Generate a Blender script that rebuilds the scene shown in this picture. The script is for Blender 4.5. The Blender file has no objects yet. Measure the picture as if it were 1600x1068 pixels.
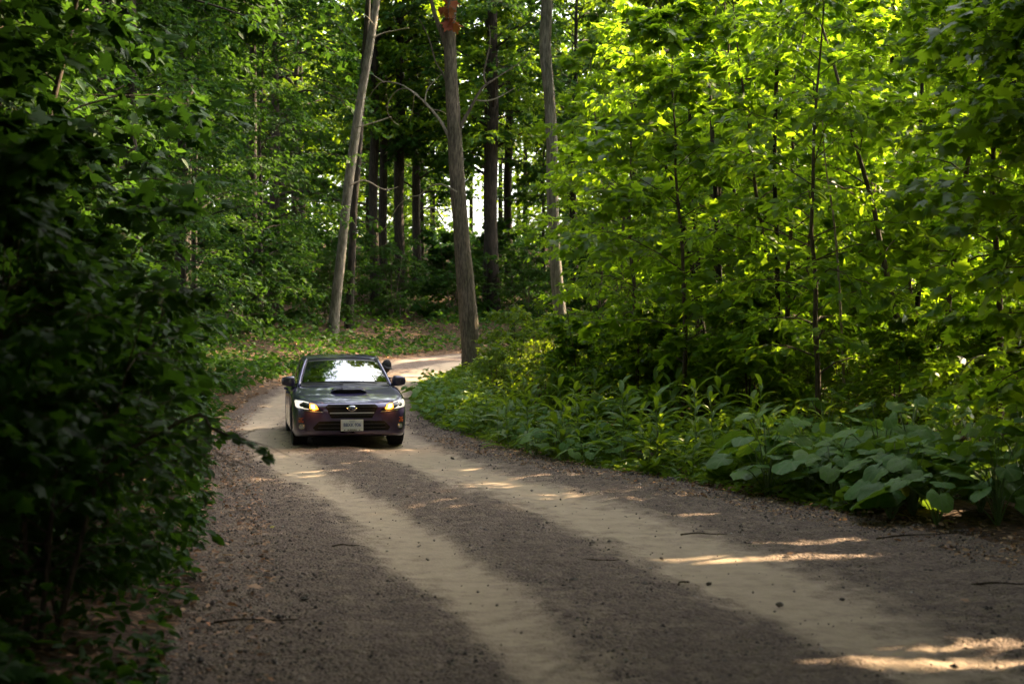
import bpy, bmesh, math, random
import numpy as np
from mathutils import Vector, Matrix
from mathutils.bvhtree import BVHTree

random.seed(11)
RNG = np.random.default_rng(11)
R = math.radians
scene = bpy.context.scene
COL = scene.collection

# ------------------------------------------------------------------ camera, sky, sun, exposure
EYE = 1.75
FPX = 2222.0           # focal length in pixels of the 1600 px wide photograph
cam_d = bpy.data.cameras.new('camera')
cam_d.lens = 50.0
cam_d.sensor_width = 36.0
cam_d.clip_start = 0.1
cam_d.clip_end = 1000.0
cam_d.dof.use_dof = True
cam_d.dof.focus_distance = 22.0
cam_d.dof.aperture_fstop = 2.4
cam = bpy.data.objects.new('camera', cam_d)
COL.objects.link(cam)
cam.location = (0, 0, EYE)
cam.rotation_euler = (R(90 - 0.232), 0, 0)
scene.camera = cam

SUN_AZ, SUN_EL = 56.0, 31.0     # azimuth measured from +Y (away from the camera) towards +X (right)
SUN_DIR = Vector((math.sin(R(SUN_AZ)) * math.cos(R(SUN_EL)), math.cos(R(SUN_AZ)) * math.cos(R(SUN_EL)), math.sin(R(SUN_EL))))
world = bpy.data.worlds.new('World')
scene.world = world
world.use_nodes = True
wn = world.node_tree
sky = wn.nodes.new('ShaderNodeTexSky')
sky.sky_type = 'NISHITA'
sky.sun_disc = False
sky.sun_elevation = R(SUN_EL)
sky.sun_rotation = R(SUN_AZ)
sky.air_density = 1.0
sky.dust_density = 6.0
sky.ozone_density = 0.4
pale = wn.nodes.new('ShaderNodeHueSaturation')      # a hazy white summer sky
pale.inputs['Saturation'].default_value = 0.45
wn.links.new(sky.outputs[0], pale.inputs['Color'])
wn.links.new(pale.outputs[0], wn.nodes['Background'].inputs[0])
wn.nodes['Background'].inputs[1].default_value = 0.15
sun_d = bpy.data.lights.new('sun', 'SUN')
sun_d.energy = 4.4
sun_d.angle = R(0.5)
sun_d.color = (1.0, 0.75, 0.45)
sun = bpy.data.objects.new('sun', sun_d)
COL.objects.link(sun)
sun.rotation_euler = SUN_DIR.to_track_quat('Z', 'Y').to_euler()
sun.location = SUN_DIR * 60

vs = scene.view_settings
vs.view_transform = 'Standard'
vs.look = 'None'
vs.gamma = 1.0
vs.use_curve_mapping = False
vs.exposure = 2.85
cy = scene.cycles
cy.max_bounces = 8
cy.diffuse_bounces = 4
cy.glossy_bounces = 3
cy.transmission_bounces = 6
cy.transparent_max_bounces = 6
cy.sample_clamp_indirect = 6.0
cy.use_denoising = True
try:
    cy.denoiser = 'OPENIMAGEDENOISE'
except Exception:
    pass

# ------------------------------------------------------------------ helpers
def link(o, parent=None):
    COL.objects.link(o)
    if parent is not None:
        o.parent = parent
    return o

def tag(o, label=None, cat=None, group=None, kind=None):
    if label: o['label'] = label
    if cat: o['category'] = cat
    if group: o['group'] = group
    if kind: o['kind'] = kind
    return o

def empty(name, loc=(0, 0, 0), rz=0.0, scale=1.0):
    o = bpy.data.objects.new(name, None)
    o.empty_display_size = 0.2
    o.location = loc
    o.rotation_euler = (0, 0, rz)
    o.scale = (scale,) * 3
    return link(o)

def mesh_np(name, V, faces, mats=(), smooth=True, uv=None):
    """mesh from numpy: V (n,3); faces = list of (k,3)/(k,4) int arrays"""
    me = bpy.data.meshes.new(name)
    V = np.asarray(V, dtype=np.float32)
    faces = [np.asarray(f, dtype=np.int32) for f in faces if len(f)]
    nl = sum(f.size for f in faces)
    npoly = sum(len(f) for f in faces)
    me.vertices.add(len(V))
    me.vertices.foreach_set('co', V.ravel())
    me.loops.add(nl)
    me.loops.foreach_set('vertex_index', np.concatenate([f.ravel() for f in faces]))
    me.polygons.add(npoly)
    tot = np.concatenate([np.full(len(f), f.shape[1], np.int32) for f in faces])
    start = np.concatenate([[0], np.cumsum(tot)[:-1]]).astype(np.int32)
    me.polygons.foreach_set('loop_start', start)
    me.polygons.foreach_set('use_smooth', np.full(npoly, smooth, bool))
    me.update(calc_edges=True)
    me.validate()
    for m in mats:
        me.materials.append(m)
    return me

def obj(name, me, parent=None):
    return link(bpy.data.objects.new(name, me), parent)

class MB:
    """collects tubes, boxes, grids; builds ONE mesh"""
    def __init__(self): self.V = []; self.F3 = []; self.F4 = []; self.n = 0
    def add(self, V, f3=None, f4=None):
        V = np.asarray(V, float)
        if f3 is not None and len(f3): self.F3.append(np.asarray(f3) + self.n)
        if f4 is not None and len(f4): self.F4.append(np.asarray(f4) + self.n)
        self.V.append(V); self.n += len(V)
    def tube(self, pts, rad, sides=6, cap=True):
        pts = np.asarray(pts, float); n = len(pts)
        rad = np.broadcast_to(np.asarray(rad, float), (n,))
        T = np.gradient(pts, axis=0)
        T /= np.linalg.norm(T, axis=1)[:, None] + 1e-9
        ref = np.array([0.0, 0.0, 1.0]) if abs(T[:, 2]).mean() < 0.8 else np.array([1.0, 0.0, 0.0])
        A = np.cross(T, ref); A /= np.linalg.norm(A, axis=1)[:, None] + 1e-9
        B = np.cross(T, A)
        a = np.linspace(0, 2 * np.pi, sides, endpoint=False)
        ring = A[:, None, :] * np.cos(a)[None, :, None] + B[:, None, :] * np.sin(a)[None, :, None]
        V = (pts[:, None, :] + ring * rad[:, None, None]).reshape(-1, 3)
        i = np.arange(n - 1)[:, None] * sides; j = np.arange(sides)[None, :]; k = (j + 1) % sides
        f4 = np.stack([i + j, i + k, i + sides + k, i + sides + j], -1).reshape(-1, 4)
        f3 = []
        if cap:
            V = np.vstack([V, pts[0], pts[-1]]); c0 = n * sides
            for q in range(sides):
                f3.append((c0, (q + 1) % sides, q)); f3.append((c0 + 1, (n - 1) * sides + q, (n - 1) * sides + (q + 1) % sides))
        self.add(V, f3, f4)
        return self
    def box(self, c, s, rot=None):
        x, y, z = np.array(s) / 2
        V = np.array([[-x, -y, -z], [x, -y, -z], [x, y, -z], [-x, y, -z], [-x, -y, z], [x, -y, z], [x, y, z], [-x, y, z]])
        if rot is not None: V = V @ np.array(rot.to_matrix()).T if hasattr(rot, 'to_matrix') else V @ np.array(rot).T
        self.add(V + np.array(c), None, [(3, 2, 1, 0), (4, 5, 6, 7), (0, 1, 5, 4), (1, 2, 6, 5), (2, 3, 7, 6), (3, 0, 4, 7)])
        return self
    def grid(self, P):
        P = np.asarray(P, float); a, b = P.shape[:2]
        i = np.arange(a - 1)[:, None] * b; j = np.arange(b - 1)[None, :]
        f4 = np.stack([i + j, i + j + 1, i + b + j + 1, i + b + j], -1).reshape(-1, 4)
        self.add(P.reshape(-1, 3), None, f4)
        return self
    def lathe_x(self, prof, c, sides=32):
        """profile [(x, r)] spun about the x axis through c"""
        prof = np.asarray(prof, float); a = np.linspace(0, 2 * np.pi, sides, endpoint=False)
        P = np.stack([np.repeat(prof[:, :1], sides, 1), prof[:, 1:2] * np.cos(a), prof[:, 1:2] * np.sin(a)], -1)
        n = len(prof); i = np.arange(n - 1)[:, None] * sides; j = np.arange(sides)[None, :]; k = (j + 1) % sides
        f4 = np.stack([i + j, i + k, i + sides + k, i + sides + j], -1).reshape(-1, 4)
        self.add(P.reshape(-1, 3) + np.array(c), None, f4)
        return self
    def mesh(self, name, mats, smooth=True):
        V = np.vstack(self.V)
        fs = []
        if self.F3: fs.append(np.vstack(self.F3))
        if self.F4: fs.append(np.vstack(self.F4))
        return mesh_np(name, V, fs, mats if isinstance(mats, (list, tuple)) else [mats], smooth)
    def build(self, name, mat, parent=None, smooth=True):
        return obj(name, self.mesh(name, mat, smooth), parent)

# value noise
_T = np.random.default_rng(5).random((256, 256))
def vnoise(x, y, seed=0):
    x = np.asarray(x, float) + seed * 17.31; y = np.asarray(y, float) + seed * 9.77
    xi = np.floor(x).astype(int); yi = np.floor(y).astype(int)
    fx = x - xi; fy = y - yi
    fx = fx * fx * (3 - 2 * fx); fy = fy * fy * (3 - 2 * fy)
    a = _T[xi % 256, yi % 256]; b = _T[(xi + 1) % 256, yi % 256]
    c = _T[xi % 256, (yi + 1) % 256]; d = _T[(xi + 1) % 256, (yi + 1) % 256]
    return (a * (1 - fx) + b * fx) * (1 - fy) + (c * (1 - fx) + d * fx) * fy - 0.5
def fbm(x, y, seed=0, octv=4):
    s = 0; a = 1.0; f = 1.0
    for k in range(octv):
        s = s + a * vnoise(np.asarray(x) * f, np.asarray(y) * f, seed + k * 3); a *= 0.5; f *= 2.03
    return s
def sstep(a, b, x):
    t = np.clip((np.asarray(x, float) - a) / (b - a), 0, 1)
    return t * t * (3 - 2 * t)

def at(px, py, Y):
    """place on the line of sight of a photograph pixel at depth Y"""
    return np.array([(px - 800) / FPX * Y, Y, EYE - (py - 525) / FPX * Y])

# ------------------------------------------------------------------ materials
def new_mat(name):
    m = bpy.data.materials.new(name); m.use_nodes = True
    return m, m.node_tree, m.node_tree.nodes, m.node_tree.links

def pbr(name, color, rough=0.5, metal=0.0, coat=0.0, spec=0.5, emis=None, estr=0.0):
    m, nt, N, L = new_mat(name)
    b = N['Principled BSDF']
    b.inputs['Base Color'].default_value = (*color, 1)
    b.inputs['Roughness'].default_value = rough
    b.inputs['Metallic'].default_value = metal
    b.inputs['Coat Weight'].default_value = coat
    b.inputs['Coat Roughness'].default_value = 0.03
    b.inputs['Specular IOR Level'].default_value = spec
    if emis:
        b.inputs['Emission Color'].default_value = (*emis, 1)
        b.inputs['Emission Strength'].default_value = estr
    return m

def ramp(N, stops):
    r = N.new('ShaderNodeValToRGB')
    e = r.color_ramp.elements
    while len(e) < len(stops): e.new(0.5)
    for el, (p, c) in zip(e, stops):
        el.position = p; el.color = (*c, 1)
    return r

def leaf_mat(name, dark, light, trans, tfac=0.42, rough=0.42, spec=0.26):
    m, nt, N, L = new_mat(name)
    geo = N.new('ShaderNodeNewGeometry'); oi = N.new('ShaderNodeObjectInfo')
    add = N.new('ShaderNodeMath'); add.operation = 'ADD'
    L.new(geo.outputs['Random Per Island'], add.inputs[0]); L.new(oi.outputs['Random'], add.inputs[1])
    fr = N.new('ShaderNodeMath'); fr.operation = 'FRACT'; L.new(add.outputs[0], fr.inputs[0])
    r = ramp(N, [(0.0, dark), (0.75, light), (0.97, tuple(c * 1.1 for c in light)), (1.0, (light[0] * 1.9, light[1] * 1.25, light[2] * 0.7))])
    L.new(fr.outputs[0], r.inputs[0])
    hs = N.new('ShaderNodeHueSaturation')
    mr = N.new('ShaderNodeMapRange'); L.new(oi.outputs['Random'], mr.inputs[0])
    mr.inputs[3].default_value = 0.485; mr.inputs[4].default_value = 0.515
    L.new(mr.outputs[0], hs.inputs['Hue']); L.new(r.outputs[0], hs.inputs['Color'])
    tc = N.new('ShaderNodeTexCoord'); nz = N.new('ShaderNodeTexNoise'); nz.inputs['Scale'].default_value = 30
    L.new(tc.outputs['Object'], nz.inputs['Vector'])
    bp = N.new('ShaderNodeBump'); bp.inputs['Strength'].default_value = 0.35; bp.inputs['Distance'].default_value = 0.01
    L.new(nz.outputs[0], bp.inputs['Height'])
    b = N['Principled BSDF']; b.inputs['Roughness'].default_value = rough; b.inputs['Specular IOR Level'].default_value = spec
    L.new(hs.outputs[0], b.inputs['Base Color']); L.new(bp.outputs[0], b.inputs['Normal'])
    t = N.new('ShaderNodeBsdfTranslucent')
    mx = N.new('ShaderNodeMix'); mx.data_type = 'RGBA'; mx.blend_type = 'MIX'; mx.inputs[0].default_value = 0.7
    L.new(hs.outputs[0], mx.inputs[6]); mx.inputs[7].default_value = (*trans, 1)
    L.new(mx.outputs[2], t.inputs['Color'])
    ms = N.new('ShaderNodeMixShader'); ms.inputs[0].default_value = tfac
    L.new(b.outputs[0], ms.inputs[1]); L.new(t.outputs[0], ms.inputs[2])
    L.new(ms.outputs[0], N['Material Output'].inputs['Surface'])
    return m

def bark_mat(name, c1, c2, scale=1.0):
    m, nt, N, L = new_mat(name)
    tc = N.new('ShaderNodeTexCoord'); mp = N.new('ShaderNodeMapping')
    mp.inputs['Scale'].default_value = (14 * scale, 14 * scale, 2.2 * scale)
    L.new(tc.outputs['Object'], mp.inputs[0])
    nz = N.new('ShaderNodeTexNoise'); nz.inputs['Scale'].default_value = 1.6; nz.inputs['Detail'].default_value = 6; nz.inputs['Roughness'].default_value = 0.65
    L.new(mp.outputs[0], nz.inputs['Vector'])
    n2 = N.new('ShaderNodeTexNoise'); n2.inputs['Scale'].default_value = 1.1; n2.inputs['Detail'].default_value = 3
    L.new(tc.outputs['Object'], n2.inputs['Vector'])
    r = ramp(N, [(0.32, tuple(c * 0.45 for c in c1)), (0.47, c1), (0.68, c2)])
    L.new(nz.outputs[0], r.inputs[0])
    r2 = ramp(N, [(0.35, (0.75, 0.78, 0.68)), (0.65, (1.15, 1.1, 1.05))]); L.new(n2.outputs[0], r2.inputs[0])
    mx = N.new('ShaderNodeMix'); mx.data_type = 'RGBA'; mx.blend_type = 'MULTIPLY'; mx.inputs[0].default_value = 1.0
    L.new(r.outputs[0], mx.inputs[6]); L.new(r2.outputs[0], mx.inputs[7])
    b = N['Principled BSDF']; b.inputs['Roughness'].default_value = 0.9; b.inputs['Specular IOR Level'].default_value = 0.2
    L.new(mx.outputs[2], b.inputs['Base Color'])
    bp = N.new('ShaderNodeBump'); bp.inputs['Strength'].default_value = 0.9; bp.inputs['Distance'].default_value = 0.03
    L.new(nz.outputs[0], bp.inputs['Height']); L.new(bp.outputs[0], b.inputs['Normal'])
    return m

M = {}
M['maple'] = leaf_mat('maple_leaf', (0.026, 0.074, 0.007), (0.056, 0.135, 0.010), (0.37, 0.56, 0.012), 0.58)
M['forest'] = leaf_mat('forest_leaf', (0.020, 0.062, 0.007), (0.044, 0.115, 0.010), (0.29, 0.42, 0.008), 0.52)
M['shrub'] = leaf_mat('shrub_leaf', (0.032, 0.078, 0.008), (0.072, 0.140, 0.012), (0.32, 0.44, 0.008), 0.48)
M['shade_tinted_leaf'] = leaf_mat('shade_tinted_foliage', (0.011, 0.034, 0.006), (0.024, 0.066, 0.009), (0.07, 0.15, 0.008), 0.40, 0.6, 0.10)  # shade of left bank and back woods put into the leaf colour
M['herb'] = leaf_mat('herb_leaf', (0.045, 0.100, 0.012), (0.095, 0.172, 0.022), (0.32, 0.45, 0.012), 0.42, 0.42)
M['burdock'] = leaf_mat('broad_leaf', (0.036, 0.100, 0.013), (0.085, 0.180, 0.030), (0.18, 0.28, 0.012), 0.36, 0.55)
M['yellowing'] = leaf_mat('yellowing_leaf', (0.22, 0.24, 0.02), (0.34, 0.32, 0.03), (0.5, 0.45, 0.03), 0.45)
M['dry_leaf'] = leaf_mat('dry_leaf', (0.16, 0.085, 0.04), (0.36, 0.24, 0.14), (0.30, 0.14, 0.05), 0.2, 0.7)
M['rust_leaf'] = leaf_mat('rust_leaf', (0.13, 0.035, 0.012), (0.22, 0.07, 0.02), (0.3, 0.09, 0.02), 0.35, 0.6)
M['bark'] = bark_mat('bark_brown', (0.075, 0.060, 0.044), (0.155, 0.128, 0.098), 1.3)
M['bark_pale'] = bark_mat('bark_pale', (0.105, 0.095, 0.078), (0.21, 0.19, 0.16), 1.0)
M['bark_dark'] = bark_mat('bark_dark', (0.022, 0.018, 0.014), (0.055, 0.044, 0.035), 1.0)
M['twig'] = bark_mat('twig_brown', (0.07, 0.052, 0.038), (0.13, 0.10, 0.075), 3.0)
M['deadwood'] = bark_mat('dead_wood', (0.17, 0.145, 0.11), (0.32, 0.28, 0.22), 2.0)
M['stalk'] = pbr('green_stalk', (0.09, 0.15, 0.035), 0.5)

# ------------------------------------------------------------------ the road line
#          X      Y    left  right   (metres; left/right = distance to the road's edges)
_RD = np.array([
    (3.6, -14, 3.2, 4.6), (2.6, -4, 3.1, 4.4), (1.75, 3.0, 3.0, 4.3), (1.25, 7.0, 2.9, 4.1), (0.95, 8.6, 2.9, 4.0), (0.42, 11.0, 2.75, 3.7), (-0.70, 15.2, 2.45, 3.2),
    (-1.65, 18.1, 2.1, 2.75), (-2.75, 22.3, 1.9, 2.45), (-3.65, 27.0, 1.85, 2.0), (-4.0, 32.0, 1.75, 1.8), (-3.75, 37.5, 1.8, 1.75),
    (-2.75, 43.0, 1.9, 1.8), (-0.7, 47.3, 2.0, 1.9), (2.6, 49.8, 2.0, 2.0), (8.0, 51.4, 2.0, 2.0), (16.0, 53.0, 2.0, 2.0), (30, 56, 2, 2), (60, 62, 2, 2)])
def _catmull(P, n):
    out = []
    m = len(P)
    for i in range(m - 1):
        p0, p1, p2, p3 = P[max(i - 1, 0)], P[i], P[i + 1], P[min(i + 2, m - 1)]
        for t in np.linspace(0, 1, n, endpoint=False):
            out.append(0.5 * ((2 * p1) + (p2 - p0) * t + (2 * p0 - 5 * p1 + 4 * p2 - p3) * t * t + (3 * p1 - p0 - 3 * p2 + p3) * t ** 3))
    out.append(P[-1])
    return np.array(out)
_dense = _catmull(_RD, 40)
_seg = np.linalg.norm(np.diff(_dense[:, :2], axis=0), axis=1)
_arc = np.concatenate([[0], np.cumsum(_seg)])
def road_at(s):
    return np.stack([np.interp(s, _arc, _dense[:, k]) for k in range(4)], -1)
_S = np.arange(0, _arc[-1], 0.35)
_PL = road_at(_S)
_TN = np.gradient(_PL[:, :2], axis=0); _TN /= np.linalg.norm(_TN, axis=1)[:, None]
_NR = np.stack([_TN[:, 1], -_TN[:, 0]], -1)      # to the right of travel away from the camera

def road_coords(x, y):
    """signed lateral offset (right positive), left and right half width, arc length"""
    x = np.asarray(x, float).ravel(); y = np.asarray(y, float).ravel()
    lat = np.empty(len(x)); lw = np.empty(len(x)); rw = np.empty(len(x)); ss = np.empty(len(x))
    for a in range(0, len(x), 20000):
        q = slice(a, a + 20000)
        dx = x[q, None] - _PL[None, :, 0]; dy = y[q, None] - _PL[None, :, 1]
        i = np.argmin(dx * dx + dy * dy, 1); r = np.arange(len(i))
        l = dx[r, i] * _NR[i, 0] + dy[r, i] * _NR[i, 1]
        d = np.sqrt(dx[r, i] ** 2 + dy[r, i] ** 2)
        lat[q] = np.sign(l) * d; lw[q] = _PL[i, 2]; rw[q] = _PL[i, 3]; ss[q] = _S[i]
    return lat, lw, rw, ss

def grade(y):
    y = np.asarray(y, float)
    t = y - 24.5
    z = np.where(t < -3, 0, np.where(t < 3, (t + 3) ** 2 / 12, t)) * 0.046
    return np.minimum(z, 1.45 + 0.004 * np.maximum(0, t - 32))

def ground_z(x, y, sink=True):
    sh = np.shape(x)
    x = np.asarray(x, float).ravel(); y = np.asarray(y, float).ravel()
    lat, lw, rw, ss = road_coords(x, y)
    z = grade(y)
    dl = np.maximum(0, -lat - lw); dr = np.maximum(0, lat - rw)
    far = sstep(30, 48, y)
    z = z + (0.05 + 0.10 * far) * np.minimum(np.maximum(0, dl - 0.8), 40) + 0.12 * sstep(0, 1.0, dl)
    z = z + 0.10 * sstep(0, 1.2, dr) + 0.012 * np.minimum(dr, 20)
    off = sstep(0.1, 1.5, np.maximum(dl, dr))
    z = z + off * (0.22 * fbm(x * 0.35, y * 0.35, 1) + 0.05 * fbm(x * 1.7, y * 1.7, 2))
    inside = np.minimum(lat + lw, rw - lat)
    if sink:
        z = z - 0.10 * sstep(0.0, 0.5, inside)
    return z.reshape(sh)

def gz(x, y):
    return float(ground_z(np.array([x]), np.array([y]), False)[0])

# ------------------------------------------------------------------ ground
def build_ground():
    def axis(lo, hi, f0, f1, fine, grow):
        a = list(np.arange(f0, f1, fine)); s = fine
        while a[-1] < hi: s *= grow; a.append(a[-1] + s)
        s = fine; b = [a[0]]
        while b[-1] > lo: s *= grow; b.append(b[-1] - s)
        return np.array(b[:0:-1] + a)
    xs = axis(-260, 260, -9, 9, 0.16, 1.09)
    ys = axis(-120, 420, 4, 60, 0.2, 1.10)
    X, Y = np.meshgrid(xs, ys, indexing='ij')
    Z = ground_z(X, Y)
    m, nt, N, L = new_mat('forest_floor')
    tc = N.new('ShaderNodeTexCoord')
    n1 = N.new('ShaderNodeTexNoise'); n1.inputs['Scale'].default_value = 1.3; n1.inputs['Detail'].default_value = 8; n1.inputs['Roughness'].default_value = 0.7
    L.new(tc.outputs['Object'], n1.inputs['Vector'])
    v = N.new('ShaderNodeTexVoronoi'); v.inputs['Scale'].default_value = 16; L.new(tc.outputs['Object'], v.inputs['Vector'])
    r1 = ramp(N, [(0.3, (0.040, 0.028, 0.020)), (0.55, (0.085, 0.058, 0.040)), (0.75, (0.14, 0.095, 0.06))]); L.new(n1.outputs[0], r1.inputs[0])
    r2 = ramp(N, [(0.0, (0.55, 0.5, 0.48)), (0.5, (1, 0.95, 0.9)), (1.0, (1.8, 1.45, 1.15))]); L.new(v.outputs['Color'], r2.inputs[0])
    mx = N.new('ShaderNodeMix'); mx.data_type = 'RGBA'; mx.blend_type = 'MULTIPLY'; mx.inputs[0].default_value = 1
    L.new(r1.outputs[0], mx.inputs[6]); L.new(r2.outputs[0], mx.inputs[7])
    b = N['Principled BSDF']; b.inputs['Roughness'].default_value = 0.95; b.inputs['Specular IOR Level'].default_value = 0.15
    L.new(mx.outputs[2], b.inputs['Base Color'])
    bp = N.new('ShaderNodeBump'); bp.inputs['Strength'].default_value = 0.8; bp.inputs['Distance'].default_value = 0.03
    L.new(v.outputs['Distance'], bp.inputs['Height']); L.new(bp.outputs[0], b.inputs['Normal'])
    mb = MB(); mb.grid(np.stack([X, Y, Z], -1).transpose(1, 0, 2))
    tag(mb.build('ground', m), 'brown forest floor with leaf litter on both sides of the dirt road', kind='structure')

def track_amount(lat, s, x, y):
    """0..1 : how much pale packed sand lies here (two wheel tracks), with wandering edges"""
    w1 = 0.09 * fbm(s * 0.25, s * 0 + 3.1, 4) + 0.05 * fbm(x * 1.1, y * 0.8, 5)
    w2 = 0.09 * fbm(s * 0.23, s * 0 + 8.7, 6) + 0.05 * fbm(x * 1.1, y * 0.8, 7)
    n = 0.55 * fbm(lat * 3.2, s * 0.22, 8) + 0.30 * fbm(x * 2.2, y * 1.1, 13) + 0.45 * fbm(x * 8, y * 4, 9)
    left = np.exp(-((lat + 1.02 + w1) / 0.40) ** 2)
    right = np.exp(-((lat - 1.0 + w2) / 0.58) ** 2)
    t = np.maximum(left * 1.05, right * 1.12)
    t = t * (0.62 + 0.38 * sstep(7.0, 10.5, y)) * (0.98 + 0.22 * fbm(s * 0.22, lat * 0.3, 12))
    return np.clip(sstep(0.05, 1.05, t + n * 0.55), 0, 1)

def build_road():
    s = np.concatenate([np.arange(4, 17.5, 0.25), np.arange(17.5, 34, 0.06), np.arange(34, 60, 0.14), np.arange(60, _arc[-1] - 0.5, 0.5)])
    s = np.unique(np.round(s, 4))
    c = road_at(s)
    T = np.gradient(c[:, :2], axis=0); T /= np.linalg.norm(T, axis=1)[:, None]
    for _ in range(6):   # smooth the side direction so strips never fold
        T[1:-1] = (T[:-2] + T[1:-1] * 2 + T[2:]) / 4
    T /= np.linalg.norm(T, axis=1)[:, None]
    NRM = np.stack([T[:, 1], -T[:, 0]], -1)
    u = np.linspace(0, 1, 150)
    lat = (-c[:, 2:3] - 0.55) + (c[:, 2:3] + c[:, 3:4] + 1.1) * u[None, :]
    X = c[:, 0:1] + NRM[:, 0:1] * lat; Y = c[:, 1:2] + NRM[:, 1:2] * lat
    tr = track_amount(lat, np.repeat(s[:, None], 150, 1), X, Y)
    edge = np.minimum(lat + c[:, 2:3], c[:, 3:4] - lat)          # >0 inside
    z = grade(Y) + 0.015 + 0.03 * sstep(-0.2, 1.2, edge)
    z += 0.03 * fbm(X * 0.8, Y * 0.8, 20) - 0.028 * tr + 0.012 * np.exp(-(lat / 0.35) ** 2)
    z += (1 - tr) * (0.020 * fbm(X * 6, Y * 6, 21) + 0.014 * vnoise(X * 26, Y * 26, 22)) + tr * 0.008 * fbm(X * 5, Y * 3, 23)
    z += (0.16 * sstep(0.0, -0.5, edge + 0.25 * fbm(X * 1.2, Y * 1.2, 24))) * -1.0
    mb = MB(); mb.grid(np.stack([X, Y, z], -1))
    m, nt, N, L = new_mat('dirt_road')
    at_ = N.new('ShaderNodeAttribute'); at_.attribute_name = 'sand'
    tc = N.new('ShaderNodeTexCoord')
    v = N.new('ShaderNodeTexVoronoi'); v.inputs['Scale'].default_value = 48; L.new(tc.outputs['Object'], v.inputs['Vector'])
    v2 = N.new('ShaderNodeTexVoronoi'); v2.inputs['Scale'].default_value = 21; L.new(tc.outputs['Object'], v2.inputs['Vector'])
    n1 = N.new('ShaderNodeTexNoise'); n1.inputs['Scale'].default_value = 5; n1.inputs['Detail'].default_value = 10; n1.inputs['Roughness'].default_value = 0.72
    L.new(tc.outputs['Object'], n1.inputs['Vector'])
    n2 = N.new('ShaderNodeTexNoise'); n2.inputs['Scale'].default_value = 0.8; n2.inputs['Detail'].default_value = 5
    L.new(tc.outputs['Object'], n2.inputs['Vector'])
    grav = ramp(N, [(0.15, (0.066, 0.048, 0.042)), (0.5, (0.145, 0.107, 0.092)), (0.9, (0.25, 0.195, 0.165))])
    L.new(v.outputs['Color'], grav.inputs[0])
    soil = ramp(N, [(0.32, (0.095, 0.066, 0.053)), (0.6, (0.205, 0.150, 0.118))]); L.new(n1.outputs[0], soil.inputs[0])
    gm = N.new('ShaderNodeMix'); gm.data_type = 'RGBA'; gm.inputs[0].default_value = 0.55
    L.new(grav.outputs[0], gm.inputs[6]); L.new(soil.outputs[0], gm.inputs[7])
    sand = ramp(N, [(0.25, (0.225, 0.170, 0.125)), (0.55, (0.335, 0.262, 0.190)), (0.8, (0.40, 0.32, 0.24))]); L.new(n1.outputs[0], sand.inputs[0])
    # break the edge of the sand up with noise
    f1 = N.new('ShaderNodeMath'); f1.operation = 'MULTIPLY_ADD'; L.new(n1.outputs[0], f1.inputs[0]); f1.inputs[1].default_value = 1.3
    sub = N.new('ShaderNodeMath'); sub.operation = 'SUBTRACT'; L.new(at_.outputs['Fac'], sub.inputs[0]); sub.inputs[1].default_value = 0.65
    L.new(sub.outputs[0], f1.inputs[2])
    fr = ramp(N, [(0.05, (0, 0, 0)), (0.85, (1, 1, 1))]); L.new(f1.outputs[0], fr.inputs[0])
    mx = N.new('ShaderNodeMix'); mx.data_type = 'RGBA'; L.new(fr.outputs[0], mx.inputs[0]); L.new(gm.outputs[2], mx.inputs[6]); L.new(sand.outputs[0], mx.inputs[7])
    b = N['Principled BSDF']; b.inputs['Roughness'].default_value = 0.92; b.inputs['Specular IOR Level'].default_value = 0.2
    L.new(mx.outputs[2], b.inputs['Base Color'])
    inv = N.new('ShaderNodeMath'); inv.operation = 'SUBTRACT'; inv.inputs[0].default_value = 1.15; L.new(fr.outputs[0], inv.inputs[1])
    bp = N.new('ShaderNodeBump'); bp.inputs['Distance'].default_value = 0.022
    L.new(inv.outputs[0], bp.inputs['Strength'])
    sm = N.new('ShaderNodeMath'); sm.operation = 'ADD'; L.new(v.outputs['Distance'], sm.inputs[0]); L.new(v2.outputs['Distance'], sm.inputs[1])
    sn = N.new('ShaderNodeMath'); sn.operation = 'SUBTRACT'; L.new(n1.outputs[0], sn.inputs[0]); L.new(sm.outputs[0], sn.inputs[1])
    L.new(sn.outputs[0], bp.inputs['Height']); L.new(bp.outputs[0], b.inputs['Normal'])
    me = mb.mesh('road', m)
    a = me.attributes.new('sand', 'FLOAT', 'POINT')
    a.data.foreach_set('value', tr.astype(np.float32).ravel())
    tag(obj('road', me), 'winding dirt road with two pale sandy wheel tracks', kind='structure')
    return
build_ground()
build_road()

def road_z(x, y):
    return float(grade(y)) + 0.035

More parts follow.
